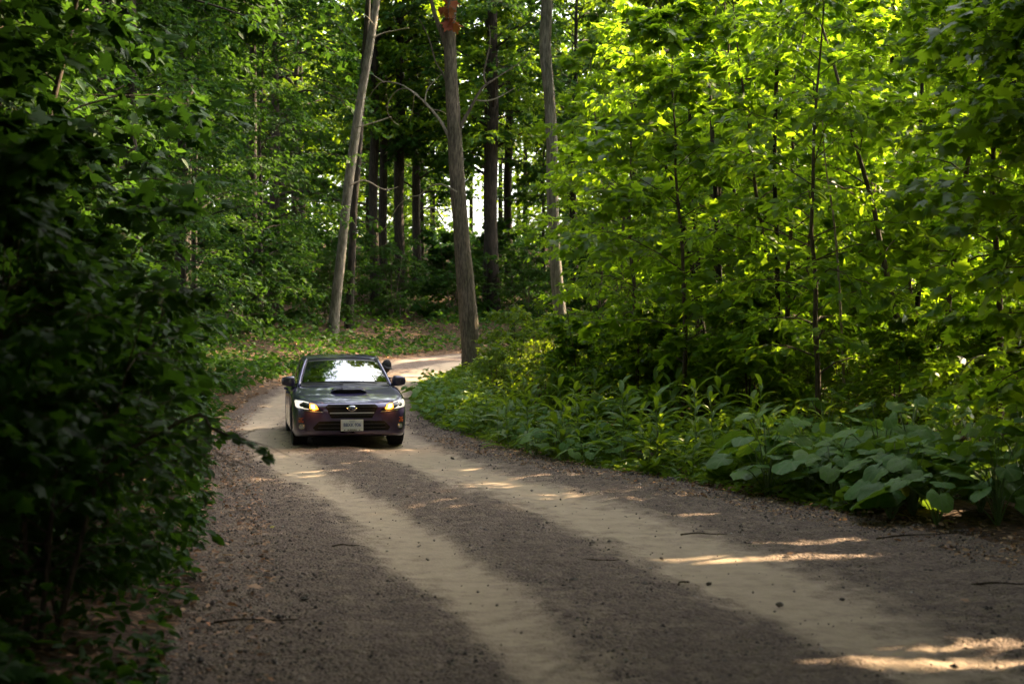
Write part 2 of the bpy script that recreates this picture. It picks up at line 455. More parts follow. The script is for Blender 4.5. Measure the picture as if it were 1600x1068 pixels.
# ------------------------------------------------------------------ leaves
def leaf_template(kind):
    if kind == 'maple':
        h = [(0.20, -0.04), (0.47, 0.06), (0.36, 0.20), (0.68, 0.50), (0.34, 0.48), (0.30, 0.70), (0.16, 0.66)]
        out = [(0, 0.0)] + h + [(0, 1.02)] + [(-x, y) for x, y in h[::-1]]
        V = [(0, 0.30)] + out
        V = np.array([(x, y, -0.16 * abs(x) - 0.14 * y * y) for x, y in V])
        n = len(out); F = [(0, 1 + i, 1 + (i + 1) % n) for i in range(n)]
        return V, np.array(F)
    if kind == 'oval':
        V = np.array([(0, 0, 0), (0.24, 0.28, 0.05), (0.20, 0.68, 0.0), (0, 1, -0.16), (-0.20, 0.68, 0.0), (-0.24, 0.28, 0.05), (0, 0.5, -0.03)])
        return V, np.array([(0, 1, 6), (1, 2, 6), (2, 3, 6), (3, 4, 6), (4, 5, 6), (5, 0, 6)])
    if kind == 'far':
        V = np.array([(0, 0, 0), (0.34, 0.45, 0.04), (0, 1, -0.14), (-0.34, 0.5, 0.04)])
        return V, np.array([(0, 1, 2), (0, 2, 3)])
    if kind == 'lance':
        V = []; 
        for t, w in ((0, 0.012), (0.25, 0.085), (0.5, 0.105), (0.78, 0.06), (1.0, 0.0)):
            z = 0.10 * t - 0.42 * t * t
            V += [(-w, t, z + 0.25 * w), (0, t, z), (w, t, z + 0.25 * w)]
        F = []
        for i in range(4):
            a = i * 3
            for k in (0, 1):
                F += [(a + k, a + k + 1, a + k + 4), (a + k, a + k + 4, a + k + 3)]
        return np.array(V), np.array(F)
    if kind == 'round':
        a = np.linspace(0, 2 * np.pi, 9, endpoint=False)
        V = [(0, 0.45, 0.06)] + [(0.46 * math.sin(t), 0.45 - 0.47 * math.cos(t), -0.05 + 0.04 * math.sin(3 * t)) for t in a]
        return np.array(V), np.array([(0, 1 + i, 1 + (i + 1) % 9) for i in range(9)])
TPL = {k: leaf_template(k) for k in ('maple', 'oval', 'far', 'lance', 'round')}

def unit(a):
    return a / (np.linalg.norm(a, axis=-1, keepdims=True) + 1e-9)

class Leaves:
    """leaf positions, directions, normals and sizes; turned into one mesh"""
    def __init__(self, kind): self.kind = kind; self.P = []; self.D = []; self.N = []; self.S = []
    def add(self, P, D, N, S):
        self.P.append(P); self.D.append(D); self.N.append(N); self.S.append(S)
    def close(self):
        self.P = np.vstack(self.P); self.D = unit(np.vstack(self.D)); self.N = np.vstack(self.N); self.S = np.concatenate(self.S)
        B = unit(np.cross(self.D, self.N)); self.N = np.cross(B, self.D); self.B = B
        return self
    def verts(self, keep=None):
        T, F = TPL[self.kind]
        k = slice(None) if keep is None else keep
        P, D, N, B, S = self.P[k], self.D[k], self.N[k], self.B[k], self.S[k]
        V = P[:, None, :] + S[:, None, None] * (T[None, :, 0:1] * B[:, None, :] + T[None, :, 1:2] * D[:, None, :] + T[None, :, 2:3] * N[:, None, :])
        nf = F[None] + (np.arange(len(P)) * len(T))[:, None, None]
        return V.reshape(-1, 3), nf.reshape(-1, 3)
    def mesh(self, name, mat, keep=None):
        V, F = self.verts(keep)
        return mesh_np(name, V, [F], [mat], smooth=True)

# single leaf meshes for the leaves that are parts of their own
LEAFMESH = {}
def leaf_mesh(kind, matname):
    k = (kind, matname)
    if k not in LEAFMESH:
        T, F = TPL[kind]
        LEAFMESH[k] = mesh_np('leaf', T, [F], [M[matname]])
    return LEAFMESH[k]

# gaps in the foliage through which the sun reaches the ground: (x, y, z, half length along x, half length along y)
GAPS = []
def gap(px, py, Y, wpx, ky=0.2):
    p = at(px, py, Y)
    GAPS.append((p[0], p[1], p[2], 0.5 * wpx / FPX * Y, ky))
def flat(px, py, wpx, ky):
    gap(px, py, FPX * EYE / (py - 525), wpx, ky)
flat(1160, 880, 440, 0.22)
flat(1440, 1056, 560, 0.20)
flat(1500, 1022, 440, 0.14)
flat(1270, 855, 300, 0.17)
flat(1064, 811, 110, 0.18)
flat(795, 960, 90, 0.10)
flat(890, 985, 130, 0.10)
flat(480, 923, 150, 0.09)
flat(1450, 812, 170, 0.24)
gap(1510, 788, 13.6, 60, 0.20)
gap(660, 566, 45, 120, 0.5)
gap(655, 598, 35, 60, 0.3)
gap(640, 480, 64, 110, 0.9)
gap(862, 552, 28.6, 150, 0.9)
gap(850, 530, 31.5, 60, 0.8)
gap(1000, 600, 25.6, 100, 0.6)
_sd = np.array(SUN_DIR)
def in_gaps(P):
    hit = np.zeros(len(P), bool)
    for gx, gy, gzz, a, b in GAPS:
        h = P[:, 2] - gzz
        qx = P[:, 0] - h * _sd[0] / _sd[2] - gx; qy = P[:, 1] - h * _sd[1] / _sd[2] - gy
        hit |= ((qx / (a + 0.06)) ** 2 + (qy / (b + 0.06)) ** 2 < 1) & (h > 0.25)
    return hit

# ------------------------------------------------------------------ tree growing
VAR = {}
def grow(key, seed, height, r0, crown_base, crown_r, n_limbs, n_twigs, n_leaves, leaf_kind, leaf_size, leafmat, bark,
         lean=(0, 0), rise=0.5, stems=1, twig_wood=True, top_taper=1.3, droop=0.25, wiggle=0.05, flat_=0.75, sides=8):
    rng = np.random.default_rng(seed)
    wood = MB(); lv = Leaves(leaf_kind)
    for st in range(stems):
        sl = np.array(lean) + (rng.normal(0, 0.22, 2) if stems > 1 else 0)
        b0 = rng.normal(0, 0.12, 2) if stems > 1 else np.zeros(2)
        hh = height * (rng.uniform(0.7, 1.0) if stems > 1 else 1)
        n = 12
        t = np.linspace(0, 1, n)
        wx = np.cumsum(rng.normal(0, wiggle, n)) * hh / n; wy = np.cumsum(rng.normal(0, wiggle, n)) * hh / n
        tr = np.stack([b0[0] + sl[0] * t * hh + wx * t, b0[1] + sl[1] * t * hh + wy * t, -0.25 + (hh + 0.25) * t], -1)
        rad = r0 * (1 - 0.88 * t) * (1 + 0.35 * np.exp(-t * 22))
        wood.tube(tr, rad, sides)
        nl = max(3, n_limbs // stems)
        for i in range(nl):
            u = (i + rng.uniform(0, 1)) / nl
            hz = crown_base + (hh - crown_base) * u ** 0.9
            tt = np.clip((hz + 0.25) / (hh + 0.25), 0, 0.985)
            p0 = np.array([np.interp(tt, t, tr[:, k]) for k in range(3)])
            az = i * 2.4 + rng.normal(0, 0.5)
            prof = (1 - 0.75 * u ** top_taper) * (0.7 + 0.6 * min(1, u * 3))
            L = crown_r * prof * rng.uniform(0.7, 1.15)
            el = rise * rng.uniform(0.6, 1.3) + 0.35 * u
            d = np.array([math.cos(az) * math.cos(el), math.sin(az) * math.cos(el), math.sin(el)])
            k = np.linspace(0, 1, 6)
            lp = p0 + d * (k * L)[:, None] + np.array([0, 0, -1]) * (k ** 2 * L * (0.28 + droop * rng.uniform(0.3, 1)))[:, None]
            lp += np.cumsum(rng.normal(0, 0.03 * L, (6, 3)), 0) * k[:, None]
            rr = max(0.25 * r0 * (1 - tt) + 0.10 * r0, 0.006)
            wood.tube(lp, np.linspace(rr, rr * 0.2, 6), 5, cap=False)
            side0 = np.array([-math.sin(az), math.cos(az), 0])
            hd = np.array([math.cos(az), math.sin(az), 0])
            for q in range(n_twigs):
                f = 0.22 + 0.78 * (q + rng.uniform(0.1, 0.9)) / n_twigs
                p = np.array([np.interp(f, k, lp[:, c]) for c in range(3)])
                sg = 1 if q % 2 else -1
                tl = L * rng.uniform(0.22, 0.40) * (1.15 - 0.55 * f) + 0.12
                td = unit(side0 * sg * rng.uniform(0.5, 1.1) + hd * rng.uniform(0.35, 0.9) + np.array([0, 0, rng.normal(0.0, 0.28)]))
                kk = np.linspace(0, 1, 3)
                tp = p + td * (kk * tl)[:, None] + np.array([0, 0, -1.0]) * (kk ** 2 * tl * droop * rng.uniform(0.2, 1.4))[:, None]
                if twig_wood:
                    wood.tube(tp, np.array([1, 0.7, 0.3]) * max(0.004, rr * 0.22), 3, cap=False)
                m = n_leaves
                g = rng.uniform(0.12, 1.0, m); g[0] = 1.0
                P = np.stack([np.interp(g, kk, tp[:, c]) for c in range(3)], -1)
                sdv = unit(np.cross(td, np.array([0, 0, 1.0])))
                sgn = np.where(np.arange(m) % 2 == 0, 1, -1)[:, None]
                D = td * rng.uniform(0.2, 1.0, (m, 1)) + sdv * sgn * rng.uniform(0.3, 1.1, (m, 1)) + rng.normal(0, 0.22, (m, 3)) + np.array([0, 0, -1]) * rng.uniform(0.0, 0.65, (m, 1))
                Nn = np.array([0, 0, 1.0]) * flat_ + rng.normal(0, 0.38, (m, 3))
                S = leaf_size * rng.uniform(0.42, 1.35, m)
                lv.add(P + unit(D) * S[:, None] * 0.2, D, Nn, S)
    lv.close()
    VAR[key] = dict(wood=wood.mesh('trunk', M[bark]), leaves=lv, leafmat=leafmat, crown=lv.mesh('crown', M[leafmat]), bark=bark)
    return VAR[key]

HALF = 0.365       # tan of half the field of view, a little generous
def make_tree(name, label, cat, key, loc, rz=0.0, scale=1.0, group=None, leafmat=None, parts=('trunk', 'crown'), keep=None, n_leaf=0, wood=None, xy=1.0):
    v = VAR[key]
    x, y = loc[:2]
    z = loc[2] if len(loc) > 2 else gz(x, y)
    root = empty(name, (x, y, z), rz, scale)
    if xy != 1.0: root.scale = (scale * xy, scale * xy, scale)
    tag(root, label, cat, group)
    t = obj(parts[0], wood if wood else v['wood'], root)
    lv = v['leaves']
    c, s = math.cos(rz), math.sin(rz)
    P = lv.P * np.array([scale * xy, scale * xy, scale])
    W = np.stack([c * P[:, 0] - s * P[:, 1] + x, s * P[:, 0] + c * P[:, 1] + y, P[:, 2] + z], -1)
    k = ~in_gaps(W)
    # nothing grows into the lens or across the view of the near road
    dist = np.linalg.norm(W - np.array([0, 0, EYE]), axis=1)
    k &= dist > 2.2
    if keep is not None: k &= keep(W)
    own = None
    if n_leaf:
        # the leaves turned to the road, nearest first, become parts of their own
        px = W[:, 0] / W[:, 1]; pz = (W[:, 2] - EYE) / W[:, 1]
        vis = k & (W[:, 1] > 1) & (abs(px) < 0.36) & (pz < 0.236)
        idx = np.where(vis)[0]
        sc = dist[idx] - lv.S[idx] * 5
        own = idx[np.argsort(sc)[:n_leaf]]
        k[own] = False
    mat = leafmat or v['leafmat']
    if k.all() and mat == v['leafmat']:
        me = v['crown']
    else:
        me = lv.mesh(parts[1], M[mat], k)
    cr = obj(parts[1], me, root); cr['kind'] = 'stuff'
    if own is not None:
        lm = leaf_mesh(lv.kind, mat)
        for i in own:
            o = bpy.data.objects.new('leaf', lm)
            Bv, Dv, Nv, Sv = lv.B[i], lv.D[i], lv.N[i], lv.S[i]
            mt = np.eye(4); mt[:3, 0] = Bv * Sv; mt[:3, 1] = Dv * Sv; mt[:3, 2] = Nv * Sv; mt[:3, 3] = lv.P[i]
            o.matrix_basis = Matrix(mt.tolist())
            link(o, root)
    return root

grow('sapling_a', 21, 8.2, 0.055, 0.7, 2.3, 36, 9, 15, 'maple', 0.165, 'maple', 'twig', wiggle=0.10)
grow('sapling_b', 22, 6.8, 0.045, 0.5, 2.1, 34, 9, 15, 'maple', 0.16, 'maple', 'twig', lean=(0.08, 0), wiggle=0.12)
grow('sapling_c', 23, 7.4, 0.05, 0.9, 2.2, 34, 9, 14, 'oval', 0.16, 'maple', 'twig', wiggle=0.14)
grow('sapling_d', 24, 9.0, 0.06, 0.6, 2.4, 42, 9, 14, 'maple', 0.155, 'maple', 'twig', lean=(-0.05, 0.03), stems=2, wiggle=0.1)
grow('under_a', 31, 11.5, 0.11, 1.4, 3.4, 50, 11, 17, 'oval', 0.18, 'forest', 'bark_dark')
grow('under_b', 32, 13.0, 0.13, 1.0, 3.7, 54, 11, 17, 'oval', 0.18, 'forest', 'bark_dark', rise=0.4)
grow('tall_a', 41, 21.0, 0.26, 6.0, 5.0, 50, 14, 18, 'far', 0.28, 'forest', 'bark_dark')
grow('tall_b', 42, 19.0, 0.22, 4.5, 4.8, 50, 14, 18, 'far', 0.27, 'forest', 'bark_dark', rise=0.6)
grow('tall_c', 43, 23.0, 0.28, 2.5, 4.9, 66, 14, 18, 'far', 0.27, 'forest', 'bark_dark', rise=0.35, droop=0.4)
grow('shrub_a', 51, 2.4, 0.022, 0.15, 1.2, 40, 8, 14, 'oval', 0.10, 'shrub', 'twig', stems=5)
grow('shrub_b', 52, 1.8, 0.018, 0.1, 1.0, 36, 7, 14, 'oval', 0.09, 'shrub', 'twig', stems=6)
grow('shrub_c', 53, 3.4, 0.03, 0.2, 1.5, 44, 9, 18, 'maple', 0.11, 'shade_tinted_leaf', 'twig', stems=4)
grow('over', 61, 15.0, 0.20, 8.2, 6.2, 16, 7, 7, 'oval', 0.20, 'forest', 'bark_dark', rise=0.35)
grow('high', 62, 20.0, 0.20, 9.5, 4.6, 46, 14, 18, 'far', 0.30, 'forest', 'bark_dark', rise=0.4)  # added trees: high crowns that keep sun and sky off the left bank

# ------------------------------------------------------------------ the woods
def off_road(W, low=3.6, margin=0.15):
    """traffic and road men keep the lane clear: no leaves low over the road"""
    lat, lw, rw, ss = road_coords(W[:, 0], W[:, 1])
    inside = (lat > -lw + margin) & (lat < rw - margin)
    h = W[:, 2] - grade(W[:, 1])
    return ~(inside & (h < low))

# saplings of the right-hand wall: key, X, Y, turn, scale, number of single leaves, label
SAP = [
    ('sapling_a', 6.5, 16.2, 0.8, 0.95, 40, 'maple sapling with the largest lobed leaves, overhanging the upper right of the photo'),
    ('sapling_b', 5.9, 14.0, 3.6, 1.0, 30, 'maple sapling cut by the right edge, nearest on that side'),
    ('sapling_c', 4.3, 20.0, 0.3, 0.95, 30, 'slim sapling with pointed oval leaves standing in front of the maples on the right'),
    ('sapling_a', 6.5, 19.0, 1.2, 1.0, 36, 'maple sapling with big lobed leaves above the broad-leaved burdock patch'),
    ('sapling_d', 6.4, 22.3, 2.1, 1.05, 30, 'twin-stemmed maple sapling behind the burdock patch'),
    ('sapling_b', 2.75, 22.8, 4.0, 1.0, 30, 'leaning maple sapling behind the tall lance-leaved weeds'),
    ('sapling_a', 8.4, 22.5, 5.2, 1.1, 24, 'maple sapling at the right end of the wall of young trees'),
    ('sapling_d', 4.7, 24.4, 0.9, 1.0, 24, 'twin-stemmed maple sapling with dark bare stems showing at mid height'),
    ('sapling_b', 7.3, 25.6, 2.7, 1.15, 20, 'leaning maple sapling half hidden behind the twin-stemmed one'),
    ('sapling_c', 2.3, 26.4, 5.5, 0.95, 20, 'thin sapling with oval leaves behind the yellow-lit shrubs'),
    ('sapling_a', 9.8, 26.0, 3.3, 1.1, 0, 'maple sapling deep in the right-hand wall of leaves'),
    ('sapling_d', 3.9, 28.2, 4.4, 1.1, 0, 'tall twin maple sapling right of the pale straight trunk'),
    ('sapling_b', 6.2, 29.2, 1.6, 1.2, 0, 'leaning maple sapling in the second row on the right'),
    ('sapling_a', 8.9, 30.3, 0.1, 1.2, 0, 'maple sapling in the shady second row on the right'),
    ('sapling_c', 1.9, 31.3, 2.2, 0.9, 0, 'small oval-leaved sapling beside the pale straight trunk'),
    ('sapling_d', 11.6, 30.5, 3.9, 1.2, 0, 'twin maple sapling at the far right of the second row'),
    ('sapling_a', 4.7, 33.4, 5.9, 1.15, 0, 'bright maple sapling behind the pale straight trunk'),
    ('sapling_b', 7.6, 34.5, 0.7, 1.25, 0, 'maple sapling with sunlit top in the third row on the right'),
    ('sapling_a', 11.2, 35.2, 2.5, 1.3, 0, 'maple sapling with sunlit top at the far right of the third row'),
    ('sapling_d', 2.9, 37.2, 1.1, 1.1, 0, 'sunlit twin maple sapling left of the third row'),
]
for key, x, y, rz, sc, nl, lab in SAP:
    make_tree('maple_sapling' if key != 'sapling_c' else 'oval_leaf_sapling', lab, 'sapling', key, (x, y), rz, sc, 'young trees walling the right side of the road',
              keep=lambda W: off_road(W, 3.4), n_leaf=nl)

# bushy young growth in front of the saplings, down to the ground
FRONT = [(5.2, 19.2, 'leafy bush in front of the oval-leaved sapling'), (3.5, 21.2, 'leafy bush behind the tallest lance-leaved weeds'), (6.1, 20.4, 'leafy bush behind the middle of the burdock patch'), (7.4, 20.9, 'leafy bush behind the right end of the burdock patch'),
         (2.1, 24.0, 'leafy bush in front of the leaning maple sapling'), (3.8, 23.2, 'leafy bush right of the leaning maple sapling'), (1.4, 25.2, 'leafy bush at the left end of the thicket above the round-leaved plants')]
for i, (x, y, lab) in enumerate(FRONT):
    make_tree('bush', lab, 'bush', ('shrub_c', 'shrub_a')[i % 3 == 2], (x, y), i * 1.7, 0.62 + 0.10 * (i % 3), 'leafy bushes in front of the saplings', parts=('stem', 'foliage'), leafmat='maple', keep=lambda W: off_road(W, 3.0))

# taller understorey behind the saplings
UND = [
    ('under_a', 6.2, 40.0, 0.4, 0.85, 'bushy young tree behind the saplings, left end of its row'),
    ('under_b', 10.5, 40.5, 1.9, 0.6, 'bushy young tree behind the saplings in the middle of its row'),
    ('under_a', 14.8, 40.0, 3.3, 0.6, 'bushy young tree behind the saplings at the right edge of the photo'),
    ('under_b', 12.8, 26.0, 4.7, 0.5, 'bushy young tree shading the right edge of the photo'),
    ('under_a', 15.6, 33.5, 5.1, 0.55, 'bushy young tree in the shade behind the twin maple'),
    ('under_b', 10.6, 22.3, 0.5, 0.5, 'bushy young tree just outside the right edge, behind the burdock patch'),
    ('under_a', 12.4, 29.6, 2.9, 0.55, 'bushy young tree behind the maple sapling at the far right'),
    ('under_b', 8.6, 36.6, 1.2, 0.6, 'bushy young tree close behind the third row of saplings'),
    ('under_a', 5.4, 35.6, 3.6, 0.75, 'bushy young tree between the pale straight trunk and the third row'),
]
for key, x, y, rz, sc, lab in UND:
    make_tree('young_tree', lab, 'tree', key, (x, y), rz, sc, 'bushy trees behind the saplings', keep=lambda W: off_road(W, 4.0))

# left side: shrubs along the edge of the road, young trees over them
LSH = [
    ('shrub_c', -3.0, 6.4, 0.2, 0.80, 'dark shrub nearest the lens in the lower left corner'),
    ('shrub_a', -2.75, 7.6, 1.5, 0.95, 'dark shrub with small oval leaves beside the near left road edge'),
    ('shrub_c', -3.5, 8.6, 2.8, 1.0, 'dark maple-leaved shrub behind the near left road edge'),
    ('shrub_b', -3.0, 9.7, 0.9, 1.15, 'low dense shrub by the left road edge next to the lit dry leaf'),
    ('shrub_c', -4.0, 10.8, 4.1, 1.15, 'tall maple-leaved shrub leaning over the left road edge'),
    ('shrub_a', -3.6, 12.2, 3.0, 1.05, 'oval-leaved shrub at the left road edge, in front of the bend'),
    ('shrub_c', -4.9, 13.2, 5.0, 1.2, 'tall dark shrub under the overhanging maples on the left'),
    ('shrub_b', -4.1, 14.6, 2.0, 1.2, 'dense low shrub on the left verge beside the sandy track'),
    ('shrub_a', -4.9, 16.4, 0.5, 1.2, 'shrub with glossy leaves on the left verge short of the car'),
    ('shrub_c', -6.0, 17.0, 1.7, 1.2, 'tall shrub behind the left verge short of the car'),
    ('shrub_b', -5.6, 18.8, 3.6, 1.2, 'rounded shrub on the left verge level with the tree shadow by the car'),
    ('shrub_a', -6.3, 20.8, 4.6, 1.1, 'shrub on the left bank just before the car'),
    ('shrub_b', -7.0, 23.4, 5.4, 1.1, 'shrub on the left bank beside the car'),
    ('shrub_a', -7.6, 26.6, 0.8, 1.1, 'shrub on the left bank behind the car'),
]
for key, x, y, rz, sc, lab in LSH:
    make_tree('shrub', lab, 'shrub', key, (x, y), rz, sc, 'shrubs along the left road edge', leafmat='shade_tinted_leaf', parts=('stem', 'foliage'),
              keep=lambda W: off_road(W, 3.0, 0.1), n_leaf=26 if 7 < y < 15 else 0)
LTR = [
    ('sapling_b', -4.4, 9.4, 3.4, 0.85, 'dark maple sapling reaching over the lower left shrubs', 30, 'maple_sapling'),
    ('sapling_a', -4.9, 12.0, 2.0, 0.95, 'dim maple sapling with lobed leaves catching the light, left foreground', 40, 'maple_sapling'),
    ('sapling_d', -5.4, 14.4, 0.6, 1.0, 'twin maple sapling behind the left foreground shrubs', 30, 'maple_sapling'),
    ('sapling_a', -6.4, 17.2, 4.9, 1.05, 'maple sapling leaning out over the left verge', 24, 'maple_sapling'),
    ('under_a', -8.3, 15.6, 0.9, 0.85, 'dark bushy tree behind the left foreground saplings', 0, 'young_tree'),
    ('under_b', -8.6, 20.4, 2.6, 0.9, 'dark bushy tree overhanging the left bank short of the car', 0, 'young_tree'),
    ('sapling_c', -7.6, 22.0, 1.0, 1.1, 'oval-leaved sapling on the left bank level with the car', 0, 'oval_leaf_sapling'),
    ('under_a', -9.2, 26.2, 3.8, 0.95, 'bushy tree on the left bank beside the car', 0, 'young_tree'),
    ('under_b', -9.4, 32.0, 5.6, 0.95, 'bushy tree on the left bank behind the car', 0, 'young_tree'),
    ('under_a', -8.6, 38.5, 1.5, 0.9, 'bushy tree on the bank left of the leaning grey trunk', 0, 'young_tree'),
    ('under_b', -11.0, 44.0, 4.3, 1.0, 'bushy tree far up the left bank', 0, 'young_tree'),
    ('under_a', -6.9, 19.2, 5.2, 0.75, 'dark bushy tree hanging low over the left verge', 0, 'young_tree'),
    ('under_b', -8.2, 29.0, 0.2, 0.8, 'bushy tree on the left bank reaching down to the shrubs behind the car', 0, 'young_tree'),
    ('under_a', -8.0, 34.6, 2.2, 0.8, 'bushy tree on the left bank short of the leaning grey trunk', 0, 'young_tree'),
    ('under_b', -8.2, 46.5, 3.3, 0.8, 'bushy tree standing close left of the leaning grey trunk', 0, 'young_tree'),
    ('over', -7.4, 28.0, 0.4, 0.95, 'tall tree spreading bare limbs high over the road behind the car', 0, 'overhanging_tree'),
]
for key, x, y, rz, sc, lab, nl, nm in LTR:
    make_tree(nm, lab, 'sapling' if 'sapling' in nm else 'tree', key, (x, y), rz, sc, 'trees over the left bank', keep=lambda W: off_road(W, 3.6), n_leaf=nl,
              leafmat='shade_tinted_leaf')

# tall forest: left bank, behind the far bend, with added trees whose crowns shade the left bank
TALL = [
    ('tall_a', -13.5, 24.0, 0.3, 0.9, 'tall tree over the left bank, nearest of the tall ones'),
    ('tall_b', -14.0, 33.0, 1.4, 0.95, 'tall tree high on the left bank behind the bushy trees'),
    ('tall_c', -14.5, 43.0, 2.5, 0.9, 'tall leafy tree high on the left bank, left of the leaning grey trunk'),
    ('tall_c', -9.0, 54.0, 3.9, 0.85, 'tall leafy tree right behind the leaning grey trunk'),
    ('tall_a', -5.6, 61.5, 5.0, 0.9, 'dark-trunked tall tree left of the thick ridged trunk'),
    ('tall_b', -4.4, 66.0, 0.9, 0.95, 'dark-trunked tall tree just left of the sunlit litter on the slope'),
    ('tall_a', -1.0, 60.0, 2.2, 0.9, 'dark-trunked tall tree just right of the thick ridged trunk'),
    ('tall_b', 2.8, 65.0, 3.0, 0.95, 'dark-trunked tall tree left of the pale straight trunk'),
    ('tall_c', 6.6, 62.0, 4.2, 0.95, 'tall leafy tree behind the pale straight trunk'),
    ('tall_c', -14.0, 62.0, 5.3, 0.95, 'tall leafy tree far behind the leaning grey trunk'),
    ('tall_c', 12.5, 60.0, 0.6, 0.95, 'tall leafy tree behind the middle of the sapling wall'),
    ('high', 11.4, 45.4, 0.2, 1.0, 'added bare-stemmed shade tree at the far end of the thicket by the bend'),
    ('high', 5.4, 38.8, 1.6, 1.0, 'added bare-stemmed shade tree behind the bright maple sapling'),
    ('high', 9.6, 38.6, 0.2, 1.0, 'added bare-stemmed shade tree in the far corner of the thicket'),
    ('high', 11.2, 42.4, 2.7, 1.0, 'added bare-stemmed shade tree at the back of the thicket near the far road'),
    ('high', 7.6, 43.0, 3.9, 1.0, 'added bare-stemmed shade tree by the far road edge inside the bend'),
    ('high', -9.0, 31.6, 0.5, 1.0, 'added bare-stemmed shade tree on the left bank behind the bushy tree by the car'),
    ('high', -8.7, 37.3, 4.1, 1.0, 'added bare-stemmed shade tree on the left bank hidden behind the second bushy tree'),
    ('high', -8.9, 48.8, 1.9, 1.0, 'added bare-stemmed shade tree hidden behind the bushy tree left of the leaning grey trunk'),
    ('high', -9.6, 17.6, 2.4, 0.95, 'added bare-stemmed shade tree on the left bank short of the car'),
    ('high', -10.2, 23.4, 0.3, 1.0, 'added bare-stemmed shade tree on the left bank level with the car'),
    ('high', -10.6, 29.2, 1.3, 1.0, 'added bare-stemmed shade tree on the left bank behind the car'),
    ('high', -10.0, 35.4, 5.0, 1.0, 'added bare-stemmed shade tree on the left bank where the road starts to bend'),
    ('high', -9.6, 41.6, 3.5, 1.0, 'added bare-stemmed shade tree on the left bank next to the leaning grey trunk'),
    ('tall_b', 19.0, 58.0, 1.8, 0.9, 'tall tree behind the right end of the sapling wall'),
]
for key, x, y, rz, sc, lab in TALL:
    make_tree('forest_tree', lab, 'tree', key, (x, y), rz, sc, 'tall trees behind the bend', keep=lambda W: off_road(W, 6.0), leafmat='shade_tinted_leaf' if x < 3.5 and y > 50 or x < -8 else None)
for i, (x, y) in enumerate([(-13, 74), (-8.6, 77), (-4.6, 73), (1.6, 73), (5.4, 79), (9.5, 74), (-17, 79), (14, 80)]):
    make_tree('young_tree', 'bushy tree in deep shade behind the dark trunks', 'tree', ('under_a', 'under_b')[i % 2], (x, y), i * 2.3, 0.85 + 0.1 * (i % 3), 'bushy trees deep in the woods', leafmat='shade_tinted_leaf')
BACK = [(-20, 55), (-18, 70), (-11, 72), (-8.0, 80), (-13, 88), (3.4, 84), (6.5, 74), (9, 90), (12, 78), (16, 70), (20, 84), (25, 72), (27, 62), (-22, 82), (-24, 66), (23, 96), (-16, 100)]
for i, (x, y) in enumerate(BACK):
    make_tree('forest_tree', 'tall tree deep in the shaded woods behind the bend', 'tree', ('tall_c', 'tall_a', 'tall_b')[i % 3], (x, y), i * 1.9, 0.85 + 0.25 * ((i * 7) % 5) / 5, 'tall trees deep in the woods')

# low growth under the trees on the far slope
for i, (x, y) in enumerate([(-6.8, 52), (-8.6, 49.5), (-4.6, 55.0), (-2.2, 57.0), (0.6, 57.6), (3.4, 58.4), (6.4, 58.0), (-10.5, 58), (-6.4, 58.5), (-0.6, 63.5), (9.0, 57.5), (12, 58), (-9.4, 40.5), (-8.4, 44.5)]):
    make_tree('shrub', 'low shrub in deep shade on the slope beyond the bend', 'shrub', ('shrub_a', 'shrub_c')[i % 2], (x, y), i * 1.3, 1.15 + 0.1 * (i % 3), 'shrubs on the far slope', parts=('stem', 'foliage'), leafmat='shade_tinted_leaf')

# --- the three trunks that stand out -----------------------------------------------------
def px_path(pts, Y):
    return np.array([at(px, py, Y + (dy[0] if dy else 0)) for px, py, *dy in pts])

def smooth_path(P, n=4):
    return _catmull(np.asarray(P, float), n)

